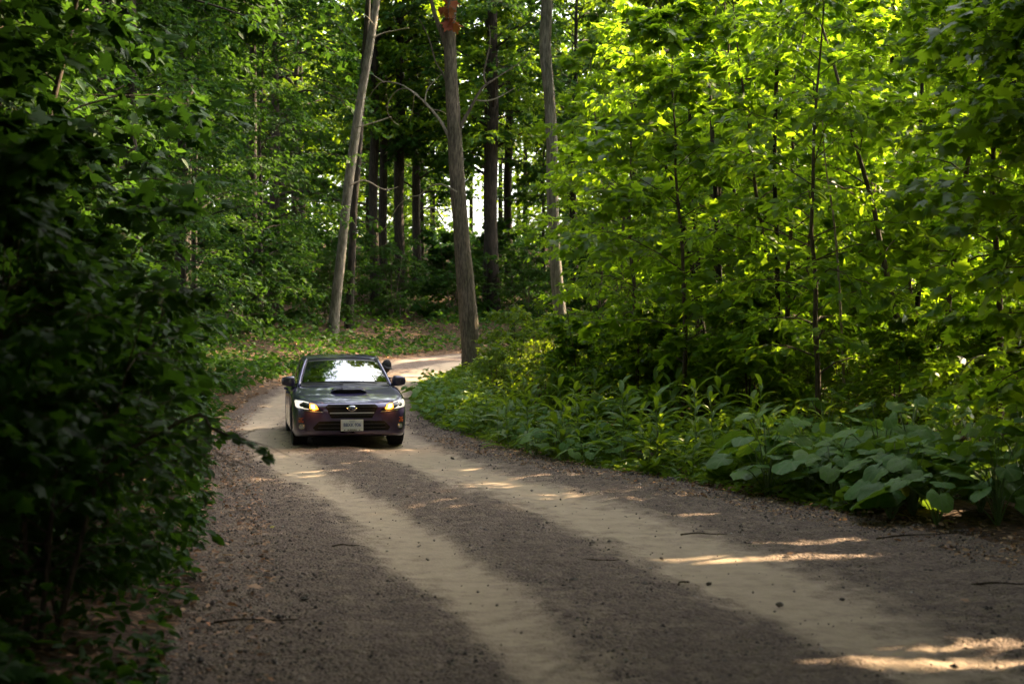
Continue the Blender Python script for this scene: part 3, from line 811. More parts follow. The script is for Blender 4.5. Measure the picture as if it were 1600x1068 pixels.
def landmark_tree(name, label, base, path, radii, bark, leaves_key=None, crown_z=8.0, sides=30, crown_scale=0.8, leafmat=None):
    """path: world points; the root Empty stands on the ground below the first one"""
    x, y = path[0][:2]; z = gz(x, y)
    root = empty(name, (x, y, z))
    tag(root, label, 'tree')
    P = smooth_path(path, 12); tt = np.linspace(0, 1, len(P)); rr = np.interp(tt, np.linspace(0, 1, len(radii)), radii)
    a = P - np.array([x, y, z])
    mb = MB(); mb.tube(a, rr, sides)
    me = mb.mesh('trunk', M[bark])
    # uneven girth
    co = np.empty(len(me.vertices) * 3, np.float32); me.vertices.foreach_get('co', co); co = co.reshape(-1, 3)
    k = np.interp(co[:, 2], a[:, 2], np.arange(len(a))); cx = np.interp(k, np.arange(len(a)), a[:, 0]); cyy = np.interp(k, np.arange(len(a)), a[:, 1])
    ang = np.arctan2(co[:, 1] - cyy, co[:, 0] - cx)
    f = 1 + 0.06 * vnoise(ang * 1.6 + 9, co[:, 2] * 0.9, 31) * 2 + 0.06 * vnoise(ang * 6, co[:, 2] * 1.6, 32) * 2 + 0.35 * np.exp(-np.maximum(co[:, 2], 0) / 0.22) * (0.55 + 0.6 * vnoise(ang * 1.3 + 3, co[:, 2] * 0.3, 33))
    co[:, 0] = cx + (co[:, 0] - cx) * f; co[:, 1] = cyy + (co[:, 1] - cyy) * f
    me.vertices.foreach_set('co', co.ravel()); me.update()
    obj('trunk', me, root)
    if leaves_key:
        v = VAR[leaves_key]; lv = v['leaves']
        top = a[-1]
        W0 = lv.P * crown_scale + np.array([top[0], top[1], 0])
        W = W0 + np.array([x, y, z])
        keep = (~in_gaps(W)) & (W[:, 2] - z > crown_z)
        ps = lv.P; lv.P = W0; sS = lv.S; lv.S = lv.S * crown_scale
        me = lv.mesh('crown', M[leafmat or v['leafmat']], keep); lv.P = ps; lv.S = sS
        c = obj('crown', me, root); c['kind'] = 'stuff'
        # limbs that carry it
        for q in range(7):
            az = q * 2.4; zz = crown_z + q * 0.8; L = 3.2 - q * 0.2
            k = np.linspace(0, 1, 5)
            p0 = np.array([np.interp(zz, a[:, 2], a[:, 0]), np.interp(zz, a[:, 2], a[:, 1]), zz])
            lp = p0 + np.array([math.cos(az), math.sin(az), 0.55]) * (k * L)[:, None]
            m2 = MB(); m2.tube(lp, np.linspace(0.06, 0.012, 5), 6); m2.build('limb', M[bark], root)
    return root, np.array([x, y, z])

def limb(root, o, pts, radii, mat, name='limb', sides=6):
    P = smooth_path(np.array(pts) - o, 4)
    rr = np.interp(np.linspace(0, 1, len(P)), np.linspace(0, 1, len(radii)), radii)
    mb = MB(); mb.tube(P, rr, sides)
    return mb.build(name, M[mat], root)

Y0 = 37.0
main, mo = landmark_tree('ridged_trunk_tree', 'thick tree with ridged brown bark on the inside of the bend', None,
    [at(744, 622, Y0), at(737, 560, Y0), at(731, 480, Y0), at(722, 380, Y0), at(715, 290, Y0), at(709, 190, Y0), at(704, 100, Y0), at(704, 20, Y0), at(712, -90, Y0), at(716, -220, Y0), at(708, -380, Y0)],
    [0.30, 0.245, 0.235, 0.215, 0.195, 0.18, 0.165, 0.15, 0.13, 0.10, 0.04], 'bark', 'tall_a', 10.5, crown_scale=0.72)
limb(main, mo, px_path([(708, 236), (700, 212), (690, 192), (678, 176), (664, 160), (655, 153)], Y0), [0.055, 0.045, 0.035, 0.02], 'deadwood')
for pts in ([(656, 153), (640, 140), (622, 141), (608, 158), (606, 176), (615, 190), (624, 196)], [(656, 153), (648, 146), (646, 165), (641, 190)],
            [(655, 153), (630, 134), (600, 128), (585, 140), (572, 155), (540, 155)], [(660, 157), (672, 170), (690, 174), (704, 184)], [(664, 160), (668, 140), (684, 122), (700, 108)],
            [(600, 129), (590, 122), (584, 118)]):
    limb(main, mo, px_path([(p[0], p[1], -0.3 + 0.25 * i) for i, p in enumerate(pts)], Y0), [0.018, 0.014, 0.007], 'deadwood', sides=5)
limb(main, mo, px_path([(719, 200), (727, 184), (738, 164), (748, 146), (758, 134), (770, 126)], Y0), [0.06, 0.045, 0.035, 0.028], 'bark')
limb(main, mo, px_path([(745, 157, 0.1), (760, 158, 0.3), (778, 153, 0.4), (806, 137, 0.6)], Y0), [0.03, 0.022, 0.01], 'deadwood')
limb(main, mo, px_path([(760, 132), (756, 118), (760, 95), (766, 66), (764, 40)], Y0), [0.03, 0.022, 0.012], 'bark')
limb(main, mo, px_path([(770, 126, 0.2), (785, 116, 0.4), (815, 96, 0.6), (836, 72, 0.8)], Y0), [0.026, 0.016, 0.008], 'bark')
limb(main, mo, px_path([(700, 85), (693, 60), (684, 36), (676, 10), (668, -30)], Y0), [0.085, 0.075, 0.065, 0.05], 'bark')
limb(main, mo, px_path([(698, 130), (690, 112), (680, 95), (670, 60), (655, 30)], Y0), [0.03, 0.024, 0.012], 'bark')
for pts in ([(714, 300), (690, 288), (672, 292), (655, 305), (640, 308), (622, 322), (606, 350), (596, 362)], [(656, 305), (655, 330), (656, 352)], [(660, 325), (680, 326), (692, 345), (700, 352), (718, 358)],
            [(672, 325), (676, 340), (686, 360)]):
    limb(main, mo, px_path([(p[0], p[1], -0.4 + 0.2 * i) for i, p in enumerate(pts)], Y0), [0.022, 0.016, 0.008], 'deadwood', sides=5)
# rust-coloured dead spray caught in the fork
dead = empty('dead_leaf_spray', at(702, 34, Y0 - 0.5)); tag(dead, 'rust-brown spray of dead leaves caught high on the thick ridged trunk', 'dead leaves')
db = MB(); db.tube([(0, 0.0, 0.55), (-0.02, 0, 0.2), (0, 0, -0.1)], [0.012, 0.01, 0.006], 5); db.build('twig', M['twig'], dead)
for q in range(16):
    o = bpy.data.objects.new('leaf', leaf_mesh('maple', 'rust_leaf')); link(o, dead)
    o.location = (RNG.normal(0, 0.11), RNG.normal(0, 0.08), RNG.uniform(-0.05, 0.55)); o.rotation_euler = (RNG.uniform(-2.4, -1.0), RNG.uniform(-0.6, 0.6), RNG.uniform(0, 6)); o.scale = (RNG.uniform(0.2, 0.34),) * 3

Yl = 49.0
lean, lo = landmark_tree('leaning_grey_tree', 'slender pale grey tree leaning right beyond the left bank', None,
    [at(518, 540, Yl), at(524, 480, Yl), at(533, 400, Yl), at(541, 320, Yl), at(551, 240, Yl), at(562, 165, Yl), at(575, 90, Yl), at(586, 20, Yl), at(596, -60, Yl), at(606, -200, Yl)],
    [0.20, 0.175, 0.165, 0.16, 0.16, 0.15, 0.14, 0.125, 0.11, 0.04], 'bark_pale', 'tall_b', 11.8, crown_scale=0.9)
for pts in ([(584, 40), (570, 24), (560, 30), (548, 12)], [(556, 200), (590, 190), (612, 182)], [(546, 290), (570, 282), (600, 296), (622, 292)], [(582, 60), (600, 52), (640, 44)]):
    limb(lean, lo, px_path([(p[0], p[1], -0.5 + 0.2 * i) for i, p in enumerate(pts)], Yl), [0.03, 0.02, 0.008], 'deadwood', sides=5)
dk, do_ = landmark_tree('slender_dark_tree', 'slim brown tree close beside the leaning grey one', None,
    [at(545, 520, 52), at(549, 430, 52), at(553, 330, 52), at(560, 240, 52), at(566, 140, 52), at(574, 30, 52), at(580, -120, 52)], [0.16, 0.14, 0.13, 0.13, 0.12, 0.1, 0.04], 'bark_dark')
Yr = 41.0
rt, ro = landmark_tree('pale_straight_tree', 'straight pale trunk rising through the bright maples right of the bend', None,
    [at(886, 575, Yr), at(880, 530, Yr), at(872, 460, Yr), at(866, 380, Yr), at(863, 300, Yr), at(862, 220, Yr), at(858, 150, Yr), at(852, 75, Yr), at(855, 0, Yr), at(858, -100, Yr), at(852, -260, Yr)],
    [0.21, 0.185, 0.175, 0.165, 0.165, 0.16, 0.165, 0.17, 0.16, 0.13, 0.04], 'bark_pale', 'tall_b', 11.0, crown_scale=0.85)
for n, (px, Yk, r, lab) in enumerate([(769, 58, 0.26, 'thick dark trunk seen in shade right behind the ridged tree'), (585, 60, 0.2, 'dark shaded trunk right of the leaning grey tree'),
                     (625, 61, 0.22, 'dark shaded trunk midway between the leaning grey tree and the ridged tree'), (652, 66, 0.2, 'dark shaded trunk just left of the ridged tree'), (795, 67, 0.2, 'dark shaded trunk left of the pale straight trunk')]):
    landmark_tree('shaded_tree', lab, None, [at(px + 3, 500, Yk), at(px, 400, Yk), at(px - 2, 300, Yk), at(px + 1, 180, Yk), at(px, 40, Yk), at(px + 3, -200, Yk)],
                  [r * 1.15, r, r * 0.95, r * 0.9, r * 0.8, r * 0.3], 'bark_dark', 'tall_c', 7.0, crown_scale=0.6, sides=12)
# dark leaning stems inside the right-hand thicket
for pts, Yk, r, lab in (([(1132, 600), (1128, 500), (1122, 400), (1118, 300), (1114, 240), (1108, 140), (1092, 40)], 25.5, 0.055, 'dark straight stem in the thicket behind the lance-leaved weeds'),
                        ([(1112, 600), (1085, 440), (1062, 330), (1044, 270), (1020, 215), (990, 160)], 26.5, 0.05, 'dark stem leaning left in the thicket'),
                        ([(1085, 590), (1092, 450), (1084, 330), (1078, 200), (1076, 60)], 28.5, 0.05, 'thin upright stem between the two dark leaning ones'),
                        ([(1432, 640), (1430, 540), (1436, 420), (1430, 300), (1440, 150), (1434, 20)], 24.0, 0.05, 'dark stem behind the burdock patch near the right edge'),
                        ([(1216, 600), (1214, 400), (1210, 260), (1213, 120), (1216, 30), (1232, -60)], 23.5, 0.04, 'long thin stem forking at the top of the maple wall'),
                        ([(1320, 620), (1310, 430), (1302, 340), (1290, 260), (1284, 180)], 20.5, 0.018, 'pale bent stem in front of the maples')):
    P = [at(a, b, Yk) for a, b in pts]
    landmark_tree('thicket_stem', lab, None, P, [r * 1.2, r, r * 0.9, r * 0.8, r * 0.6, r * 0.4], 'deadwood' if 'pale' in lab else 'bark_dark', sides=8)

# the rest of the wood, outside the picture: overhead, behind and beside the camera, and far off, plus leaf masses added to block the sun
def build_woods():
    rng = np.random.default_rng(77)
    C = []
    def vol(n, fx, fy, fz):
        X = rng.uniform(*fx, n); Yv = rng.uniform(*fy, n); Z = rng.uniform(*fz, n)
        return np.stack([X, Yv, Z], -1)
    over = vol(10500, (-16, 15), (-14, 19), (4.3, 13))
    over = over[over[:, 1] < np.interp(over[:, 0], [-3, 0.5], [19, 10.5])]
    over = over[(over[:, 2] > EYE + 0.275 * np.maximum(over[:, 1], 0) + 1.1)]
    rw_ = vol(9000, (4.5, 19), (-2, 14), (0.4, 12)); rw_ = rw_[rw_[:, 0] > 0.375 * rw_[:, 1] + 1.7]
    lw_ = vol(4200, (-15, -3.2), (-2, 17), (0.3, 11)); lw_ = lw_[lw_[:, 0] < -0.375 * lw_[:, 1] - 1.6]
    up_ = vol(3000, (8.5, 17), (8, 25), (9.5, 19))  # unseen leaf layer added to keep the sun off the left side
    r2_ = vol(2600, (5, 13), (13, 20), (3.2, 9)); r2_ = r2_[r2_[:, 0] > 0.375 * r2_[:, 1] + 1.2]  # unseen leaves added to stop sun reaching the near road
    bk = vol(3200, (-16, 16), (-15, -6), (0.5, 10)); bk = bk[np.abs(bk[:, 0] - 2.5) > 2.0]
    far = vol(9000, (-60, 60), (98, 135), (4, 27))
    far = far[~((far[:, 0] > -6.5) & (far[:, 0] < 0.2) & (far[:, 2] > 8.5) & (far[:, 2] < 15.5))]
    # gaps between the crowns
    def clump(P, th): return P[fbm(P[:, 0] * 0.16, P[:, 1] * 0.16 + P[:, 2] * 0.21, 41) > th]
    lv = Leaves('far')
    for P, m, rad, size in ((over, 22, 0.75, 0.26), (up_, 20, 0.8, 0.28), (r2_, 22, 0.7, 0.24), (rw_, 24, 0.7, 0.24), (lw_, 24, 0.7, 0.22), (bk, 20, 0.8, 0.3), (clump(far, -0.25), 16, 1.8, 0.6)):
        n = len(P)
        Q = np.repeat(P, m, 0) + rng.normal(0, rad, (n * m, 3)) * np.array([1, 1, 0.35])
        D = rng.normal(0, 1, (n * m, 3)); D[:, 2] = -np.abs(D[:, 2]) * 0.5
        lv.add(Q, D, np.array([0, 0, 1.0]) + rng.normal(0, 0.4, (n * m, 3)), size * rng.uniform(0.6, 1.3, n * m))
    lv.close()
    P = lv.P
    front = P[:, 1] > 0.5
    infr = front & (np.abs(P[:, 0]) < 0.375 * P[:, 1] + 0.3) & (P[:, 2] < EYE + 0.26 * P[:, 1] + 0.4) & (P[:, 1] < 60)
    keep = ~infr & ~in_gaps(P) & (P[:, 2] > 0.2)
    nearroad = off_road(P, 4.0); keep &= nearroad
    o = obj('woods', lv.mesh('woods', M['forest'], keep)); tag(o, 'leafy wood beyond the picture, with unseen leaf masses added to block the sun', kind='stuff')
    tk = MB()
    for k in range(46):
        x = rng.uniform(-16, 18); y = rng.uniform(-14, 20)
        lat, lw, rwd, _ = road_coords([x], [y])
        if -lw[0] - 1.5 < lat[0] < rwd[0] + 1.5 or abs(x) < 0.40 * y + 1.5: continue
        z = gz(x, y); tk.tube([(x, y, z - 0.3), (x + rng.normal(0, .2), y, z + 5), (x + rng.normal(0, .6), y + rng.normal(0, .5), z + 13)], [0.17, 0.13, 0.05], 8)
    for k in range(60):
        x = rng.uniform(-60, 60); y = rng.uniform(100, 135); z = gz(x, y)
        tk.tube([(x, y, z - 0.3), (x, y, z + 8), (x + rng.normal(0, .6), y, z + 20)], [0.25, 0.2, 0.06], 6)
    o = tk.build('woods_trunks', M['bark_dark']); o.name = 'woods_stems'; tag(o, 'dark stems of the wood beyond the picture', kind='stuff')
build_woods()

# ------------------------------------------------------------------ plants of the verges
ROWS = ['front', 'second', 'third', 'fourth', 'back']
def children(o): return [c for c in bpy.data.objects if c.parent == o]
def copy_tree(src_children, root):
    for c in src_children:
        d = c.copy(); d.parent = root; COL.objects.link(d)

def broad_leaf_mesh(seed, mat):
    rng = np.random.default_rng(seed)
    th = np.linspace(-R(163), R(163), 19); ph = rng.uniform(0, 6, 3)
    rad = 0.60 + 0.40 * np.cos(th / 2.0) ** 6 + 0.035 * np.cos(th * 9 + ph[0]) + 0.04 * np.cos(4 * th + ph[1]) - 0.06 * np.cos(2 * th)
    V = [(0, 0, 0)]
    for f in (0.35, 0.7, 1.0):
        for t, r in zip(th, rad):
            x = r * f * math.sin(t) * 0.86; y = r * f * math.cos(t)
            rip = 0.035 * f * math.cos(t * 8.0 + ph[2]) + 0.03 * f * f * math.sin(5 * t + ph[0])
            V.append((x, y, 0.16 * f * abs(math.sin(t)) * (1 - 0.4 * f) + rip - 0.26 * f * f * (0.4 + 0.6 * max(0, math.cos(t)))))
    n = len(th); vein = [1.0] + [1.0 if q % 3 == 0 else 0.0 for f in range(3) for q in range(n)]; F3 = [(0, 1 + i, 2 + i) for i in range(n - 1)]; F4 = []
    for k in range(2):
        for i in range(n - 1):
            a = 1 + k * n + i; F4.append((a, a + n, a + n + 1, a + 1))
    me = mesh_np('leaf', np.array(V), [np.array(F3), np.array(F4)], [M[mat]])
    at_v = me.attributes.new('vein', 'FLOAT', 'POINT'); at_v.data.foreach_set('value', np.array(vein, np.float32))
    return me
def veins(m):
    N, L = m.node_tree.nodes, m.node_tree.links
    b = N['Principled BSDF']; src = b.inputs['Base Color'].links[0].from_socket
    a = N.new('ShaderNodeAttribute'); a.attribute_name = 'vein'
    r = ramp(N, [(0.55, (0, 0, 0)), (1.0, (1, 1, 1))]); L.new(a.outputs['Fac'], r.inputs[0])
    nz = N.new('ShaderNodeTexNoise'); nz.inputs['Scale'].default_value = 7; nz.inputs['Detail'].default_value = 4
    tc = N.new('ShaderNodeTexCoord'); L.new(tc.outputs['Object'], nz.inputs['Vector'])
    sp = ramp(N, [(0.30, (0.55, 0.50, 0.40)), (0.42, (1, 1, 1)), (0.70, (1.25, 1.2, 1.1))]); L.new(nz.outputs[0], sp.inputs[0])
    mu = N.new('ShaderNodeMix'); mu.data_type = 'RGBA'; mu.blend_type = 'MULTIPLY'; mu.inputs[0].default_value = 1; L.new(src, mu.inputs[6]); L.new(sp.outputs[0], mu.inputs[7])
    mx = N.new('ShaderNodeMix'); mx.data_type = 'RGBA'; L.new(r.outputs[0], mx.inputs[0]); L.new(mu.outputs[2], mx.inputs[6]); mx.inputs[7].default_value = (0.12, 0.19, 0.06, 1)
    L.new(mx.outputs[2], b.inputs['Base Color'])
veins(M['burdock'])
BLM = [broad_leaf_mesh(i, 'burdock') for i in range(4)]
BLY = broad_leaf_mesh(9, 'yellowing')

def burdock_proto(seed, n, r, h, size, yellow=0):
    rng = np.random.default_rng(seed)
    parts = []
    st = MB()
    for i in range(n):
        az = i * 2.4 + rng.uniform(-0.4, 0.4); u = (i + 0.5) / n
        rr = r * (0.25 + 0.85 * u) * rng.uniform(0.8, 1.15); hh = h * (1.1 - 0.65 * u) * rng.uniform(0.8, 1.15)
        tip = np.array([math.cos(az) * rr, math.sin(az) * rr, hh])
        st.tube(smooth_path([(0, 0, -0.03), tip * np.array([0.35, 0.35, 0.62]), tip], 3), [0.009, 0.008, 0.007, 0.006, 0.005, 0.005, 0.004], 5, cap=False)
        o = bpy.data.objects.new('leaf', BLY if i < yellow else BLM[i % 4])
        o.location = tip
        s = size * rng.uniform(0.7, 1.2) * (0.75 + 0.4 * u)
        o.scale = (s, s, s)
        o.rotation_euler = (-R(rng.uniform(-14, 38)), R(rng.normal(0, 20)), az - math.pi / 2 + rng.normal(0, 0.3))
        parts.append(o)
    m = bpy.data.objects.new('stalk', st.mesh('stalk', M['stalk']))
    return parts + [m]
def plant_from(parts, name, label, cat, x, y, rz, sc, group):
    r = empty(name, (x, y, gz(x, y)), rz, sc); tag(r, label, cat, group)
    copy_tree(parts, r)
    return r
BUR = [burdock_proto(1, 9, 0.50, 0.60, 0.27), burdock_proto(2, 12, 0.52, 0.80, 0.19), burdock_proto(3, 9, 0.45, 0.48, 0.29), burdock_proto(5, 11, 0.46, 0.58, 0.21)]
BURY = burdock_proto(6, 8, 0.46, 0.42, 0.28, yellow=2)
def edge_point(Y, off):
    """a point off metres to the right of the road's right edge, at depth Y"""
    X = np.linspace(-12, 30, 500); lat, lw, rw, ss = road_coords(X, np.full(500, Y))
    ok = lat - rw
    return float(np.interp(off, ok[ok > -1.5], X[ok > -1.5]))
rng = np.random.default_rng(4)
k = 0
for Y in np.arange(12.9, 20.5, 0.52):
    for off in (0.28, 0.8, 1.35, 1.95, 2.6):
        y = Y + rng.uniform(-0.2, 0.2); x = edge_point(y, off + rng.uniform(-0.15, 0.2))
        if x > 0.375 * y + 0.5: continue
        if (x - 2.9) * 0.55 + (16.2 - y) * 0.35 < -0.25 + rng.uniform(-0.2, 0.2): continue
        plant_from(BUR[k % 4], 'burdock', 'broad-leaved burdock plant in the patch on the right verge', 'plant', x, y, k * 1.7, rng.uniform(0.85, 1.15), 'burdock plants on the right verge')['row'] = ROWS[(0.28, 0.8, 1.35, 1.95, 2.6).index(off)]
        k += 1
_y = 13.55
plant_from(BURY, 'burdock', 'burdock with a glowing yellow leaf at the road edge, lower right', 'plant', edge_point(_y, 0.22), _y, 2.6, 0.95, 'burdock plants on the right verge')
# small round-leaved plants along the inside of the bend
k = 0
for Y in np.arange(19.0, 36.0, 0.62):
    for off in (0.12, 0.55, 1.05):
        y = Y + rng.uniform(-0.25, 0.25); x = edge_point(y, off + rng.uniform(-0.1, 0.15))
        if rng.random() < (0.35 if y < 25 else 0.12): continue
        plant_from(BUR[k % 4], 'round_leaf_plant', 'low round-leaved plant edging the inside of the bend', 'plant', x, y, k * 2.1, rng.uniform(0.42, 0.68), 'round-leaved plants inside the bend')['row'] = ROWS[(0.12, 0.55, 1.05).index(off)]
        k += 1

# lance-leaved weeds
def lance_mesh(seed, width, curl):
    rng = np.random.default_rng(seed)
    V = []; t = np.linspace(0, 1, 6)
    for a in t:
        w = width * (math.sin(math.pi * min(1, a * 0.92 + 0.06)) ** 0.8) * (1 - 0.25 * a) + 0.004 if a < 1 else 0.002
        y = a * (1 - 0.18 * curl * a); z = 0.22 * a - curl * 0.62 * a * a
        wv = 0.012 * math.sin(a * 9 + seed)
        V += [(-w, y, z + 0.35 * w + wv), (0, y, z), (w, y, z + 0.35 * w - wv)]
    F = []
    for i in range(5):
        a = i * 3
        F += [(a, a + 1, a + 4, a + 3), (a + 1, a + 2, a + 5, a + 4)]
    return mesh_np('leaf', np.array(V), [np.array(F)], [M['herb']])
LAN = [lance_mesh(1, 0.095, 0.9), lance_mesh(2, 0.12, 0.7), lance_mesh(3, 0.08, 1.2)]
def herb_proto(seed, n, h, size):
    rng = np.random.default_rng(seed); parts = []
    st = MB(); top = np.array([rng.normal(0, 0.05), rng.normal(0, 0.05), h])
    P = smooth_path([(0, 0, -0.04), top * 0.5 + np.array([0.03, 0, 0]), top], 3)
    st.tube(P, np.linspace(0.008, 0.003, len(P)), 5, cap=False)
    for i in range(n):
        u = (i + 0.3) / n; az = i * 2.4 + rng.uniform(-0.3, 0.3)
        p = np.array([np.interp(u * h, P[:, 2], P[:, c]) for c in range(3)])
        o = bpy.data.objects.new('leaf', LAN[i % 3]); o.location = p
        s = size * (1.15 - 0.55 * u) * rng.uniform(0.85, 1.2)
        o.scale = (s, s, s); o.rotation_euler = (R(rng.uniform(8, 30) + 32 * u), R(rng.normal(0, 10)), az)
        parts.append(o)
    return parts + [bpy.data.objects.new('stem', st.mesh('stem', M['stalk']))]
HERB = [herb_proto(1, 11, 0.72, 0.40), herb_proto(2, 11, 0.58, 0.36), herb_proto(3, 14, 0.95, 0.38), herb_proto(4, 10, 0.42, 0.34)]
k = 0
for Y in np.arange(14.4, 25.5, 0.42):
    for off in (0.10, 0.5, 1.0, 1.6, 2.3):
        y = Y + rng.uniform(-0.2, 0.2); x = edge_point(y, off + rng.uniform(-0.15, 0.25))
        if x > 0.30 * y - 1.55 + rng.uniform(-0.5, 0.5) and y < 19 and rng.random() < 0.72: continue
        if rng.random() < (0.15 if y < 22 else 0.45): continue
        plant_from(HERB[(k * 7 + k // 5) % 4], 'lance_leaf_weed', 'tall weed with lance-shaped leaves on the right verge', 'plant', x, y, k * 1.3, rng.uniform(0.9, 1.35), 'lance-leaved weeds on the right verge')['row'] = ROWS[(0.10, 0.5, 1.0, 1.6, 2.3).index(off)]
        k += 1

# shrubs with yellow-green tops behind the weeds, inside the bend
for i, (x, y, sc, lab) in enumerate([(0.6, 28.6, 0.85, 'yellow-lit shrub behind the round-leaved plants, nearest the ridged trunk'), (1.6, 27.2, 0.8, 'yellow-lit shrub in front of the pale straight trunk'),
                                     (0.1, 31.0, 0.9, 'green shrub right beside the foot of the ridged trunk'), (1.0, 33.5, 0.95, 'loose tall shrub between the ridged trunk and the pale straight trunk'), (2.9, 25.0, 0.75, 'low shrub behind the weeds right of the yellow-lit ones'),
                                     (4.6, 22.0, 0.75, 'low dark shrub under the maple saplings'), (6.9, 21.0, 0.7, 'low dark shrub behind the burdock patch'), (3.4, 23.4, 0.7, 'low shrub at the foot of the leaning maple sapling'),
    (-0.3, 29.4, 0.6, 'small bright shrub at the road edge in front of the ridged trunk'), (1.5, 29.8, 0.85, 'bright shrub left of the pale straight trunk'), (2.5, 28.6, 0.85, 'bright shrub in front of the oval-leaved sapling'), (2.9, 31.2, 0.9, 'loose shrub behind the bright ones'),
    (3.6, 26.4, 0.8, 'bright shrub under the leaning stem of the thicket'), (1.0, 26.0, 0.6, 'small shrub among the round-leaved plants'), (5.6, 23.6, 0.8, 'shrub under the twin-stemmed sapling'), (7.9, 22.8, 0.8, 'shrub in the shade at the right edge behind the burdock patch')]):
    make_tree('shrub', lab, 'shrub', ('shrub_a', 'shrub_b')[i % 2], (x, y), i * 1.1, sc, 'shrubs inside the bend', parts=('stem', 'foliage'), leafmat='shrub', keep=lambda W: off_road(W, 3.0, 0.1))

# uncountable ground cover
def scatter_cover(name, label, n, sampler, kind, mat, size, hfun, up=0.75, seed=1):
    rng = np.random.default_rng(seed)
    x, y = sampler(rng, n)
    lat, lw, rw, ss = road_coords(x, y)
    d = np.where(lat > 0, lat - rw, -lat - lw)
    ok = d > 0.02 + 0.25 * np.abs(fbm(x * 1.5, y * 1.5, 50))
    x, y, d = x[ok], y[ok], d[ok]
    g = ground_z(x, y, False)
    H = hfun(x, y, d)
    z = g + H * rng.uniform(0.05, 1, len(x)) ** 0.8 + 0.03
    P = np.stack([x, y, z], -1); m = len(x)
    k = ~in_gaps(P); P = P[k]; m = len(P)
    az = rng.uniform(0, 2 * np.pi, m)
    D = np.stack([np.cos(az), np.sin(az), rng.normal(-0.1, 0.35, m)], -1)
    N = np.array([0, 0, 1.0]) * up + rng.normal(0, 0.4, (m, 3))
    lv = Leaves(kind); lv.add(P, D, N, size * rng.uniform(0.5, 1.3, m)); lv.close()
    return tag(obj(name, lv.mesh(name, M[mat])), label, kind='stuff')

def samp_side(y0, y1, a, b, side):
    def f(rng, n):
        s = rng.uniform(np.interp(y0, _PL[:, 1], _S), np.interp(y1, _PL[:, 1], _S), n)
        c = road_at(s)
        i = np.clip((s / 0.35).astype(int), 0, len(_S) - 1)
        off = a + (b - a) * rng.uniform(0, 1, n) ** 1.3
        l = (c[:, 3] + off) if side > 0 else -(c[:, 2] + off)
        return c[:, 0] + _NR[i, 0] * l, c[:, 1] + _NR[i, 1] * l
    return f
def samp_rect(x0, x1, y0, y1):
    return lambda rng, n: (rng.uniform(x0, x1, n), rng.uniform(y0, y1, n))
clump = lambda x, y: np.clip(0.6 + 1.3 * fbm(x * 0.7, y * 0.7, 60), 0.12, 1.4)
scatter_cover('undergrowth', 'low leafy undergrowth under the trees on the right', 42000, samp_side(13, 46, 0.2, 13, 1), 'oval', 'herb', 0.13, lambda x, y, d: np.clip(0.1 + 0.35 * d, 0, 1.25) * clump(x, y), seed=1)
scatter_cover('undergrowth', 'low leafy undergrowth along the shaded left verge', 15000, samp_side(6, 30, 0.0, 5, -1), 'oval', 'shade_tinted_leaf', 0.10, lambda x, y, d: np.clip(0.08 + 0.30 * d, 0, 0.7) * clump(x, y), seed=2)
scatter_cover('undergrowth', 'low leafy undergrowth on the bank beyond the bend', 45000, samp_side(24, 52, 0.5, 22, -1), 'oval', 'shade_tinted_leaf', 0.18, lambda x, y, d: np.clip(0.10 + 0.2 * d, 0, 1.0) * clump(x, y), seed=3)
scatter_cover('undergrowth', 'leafy undergrowth deep in the woods beyond the bend', 42000, samp_rect(-42, 45, 56, 112), 'far', 'shade_tinted_leaf', 0.42, lambda x, y, d: np.clip(0.2 + 0.1 * d, 0, 1.3) * clump(x * 0.4, y * 0.4), seed=11)
scatter_cover('grass', 'short grass and weeds at the foot of the ridged trunk', 9000, samp_side(25, 42, 0.0, 2.4, 1), 'lance', 'herb', 0.20, lambda x, y, d: np.clip(0.1 + 0.3 * d, 0, 0.5) * clump(x, y), up=0.2, seed=4)
scatter_cover('grass', 'tufts of grass among the weeds on the right verge', 7000, samp_side(13, 26, 0.0, 2.2, 1), 'lance', 'herb', 0.16, lambda x, y, d: np.clip(0.05 + 0.25 * d, 0, 0.4) * clump(x, y), up=0.2, seed=5)

# dry leaf litter on the verges and the slope
def litter(name, label, n, sampler, size, seed, lim=None):
    rng = np.random.default_rng(seed)
    x, y = sampler(rng, n)
    if lim: 
        k = lim(x, y, rng); x, y = x[k], y[k]
    P = np.stack([x, y, ground_z(x, y, False) + 0.02 + rng.uniform(0, 0.03, len(x))], -1); m = len(x)
    az = rng.uniform(0, 6.283, m)
    D = np.stack([np.cos(az), np.sin(az), rng.normal(0, 0.25, m)], -1); N = np.array([0, 0, 1.0]) + rng.normal(0, 0.3, (m, 3))
    lv = Leaves('oval'); lv.add(P, D, N, size * rng.uniform(0.5, 1.4, m)); lv.close()
    tag(obj(name, lv.mesh(name, M['dry_leaf'])), label, kind='stuff')
litter('leaf_litter', 'dry brown leaf litter along the right road edge', 3000, samp_side(9, 24, -0.75, 0.6, 1), 0.055, 6)
litter('leaf_litter', 'dry brown leaf litter along the left road edge', 2200, samp_side(6, 30, -0.5, 0.8, -1), 0.055, 7)
litter('leaf_litter', 'dry brown leaf litter on the slope beyond the bend', 5000, samp_side(27, 50, 0.0, 18, -1), 0.13, 8)

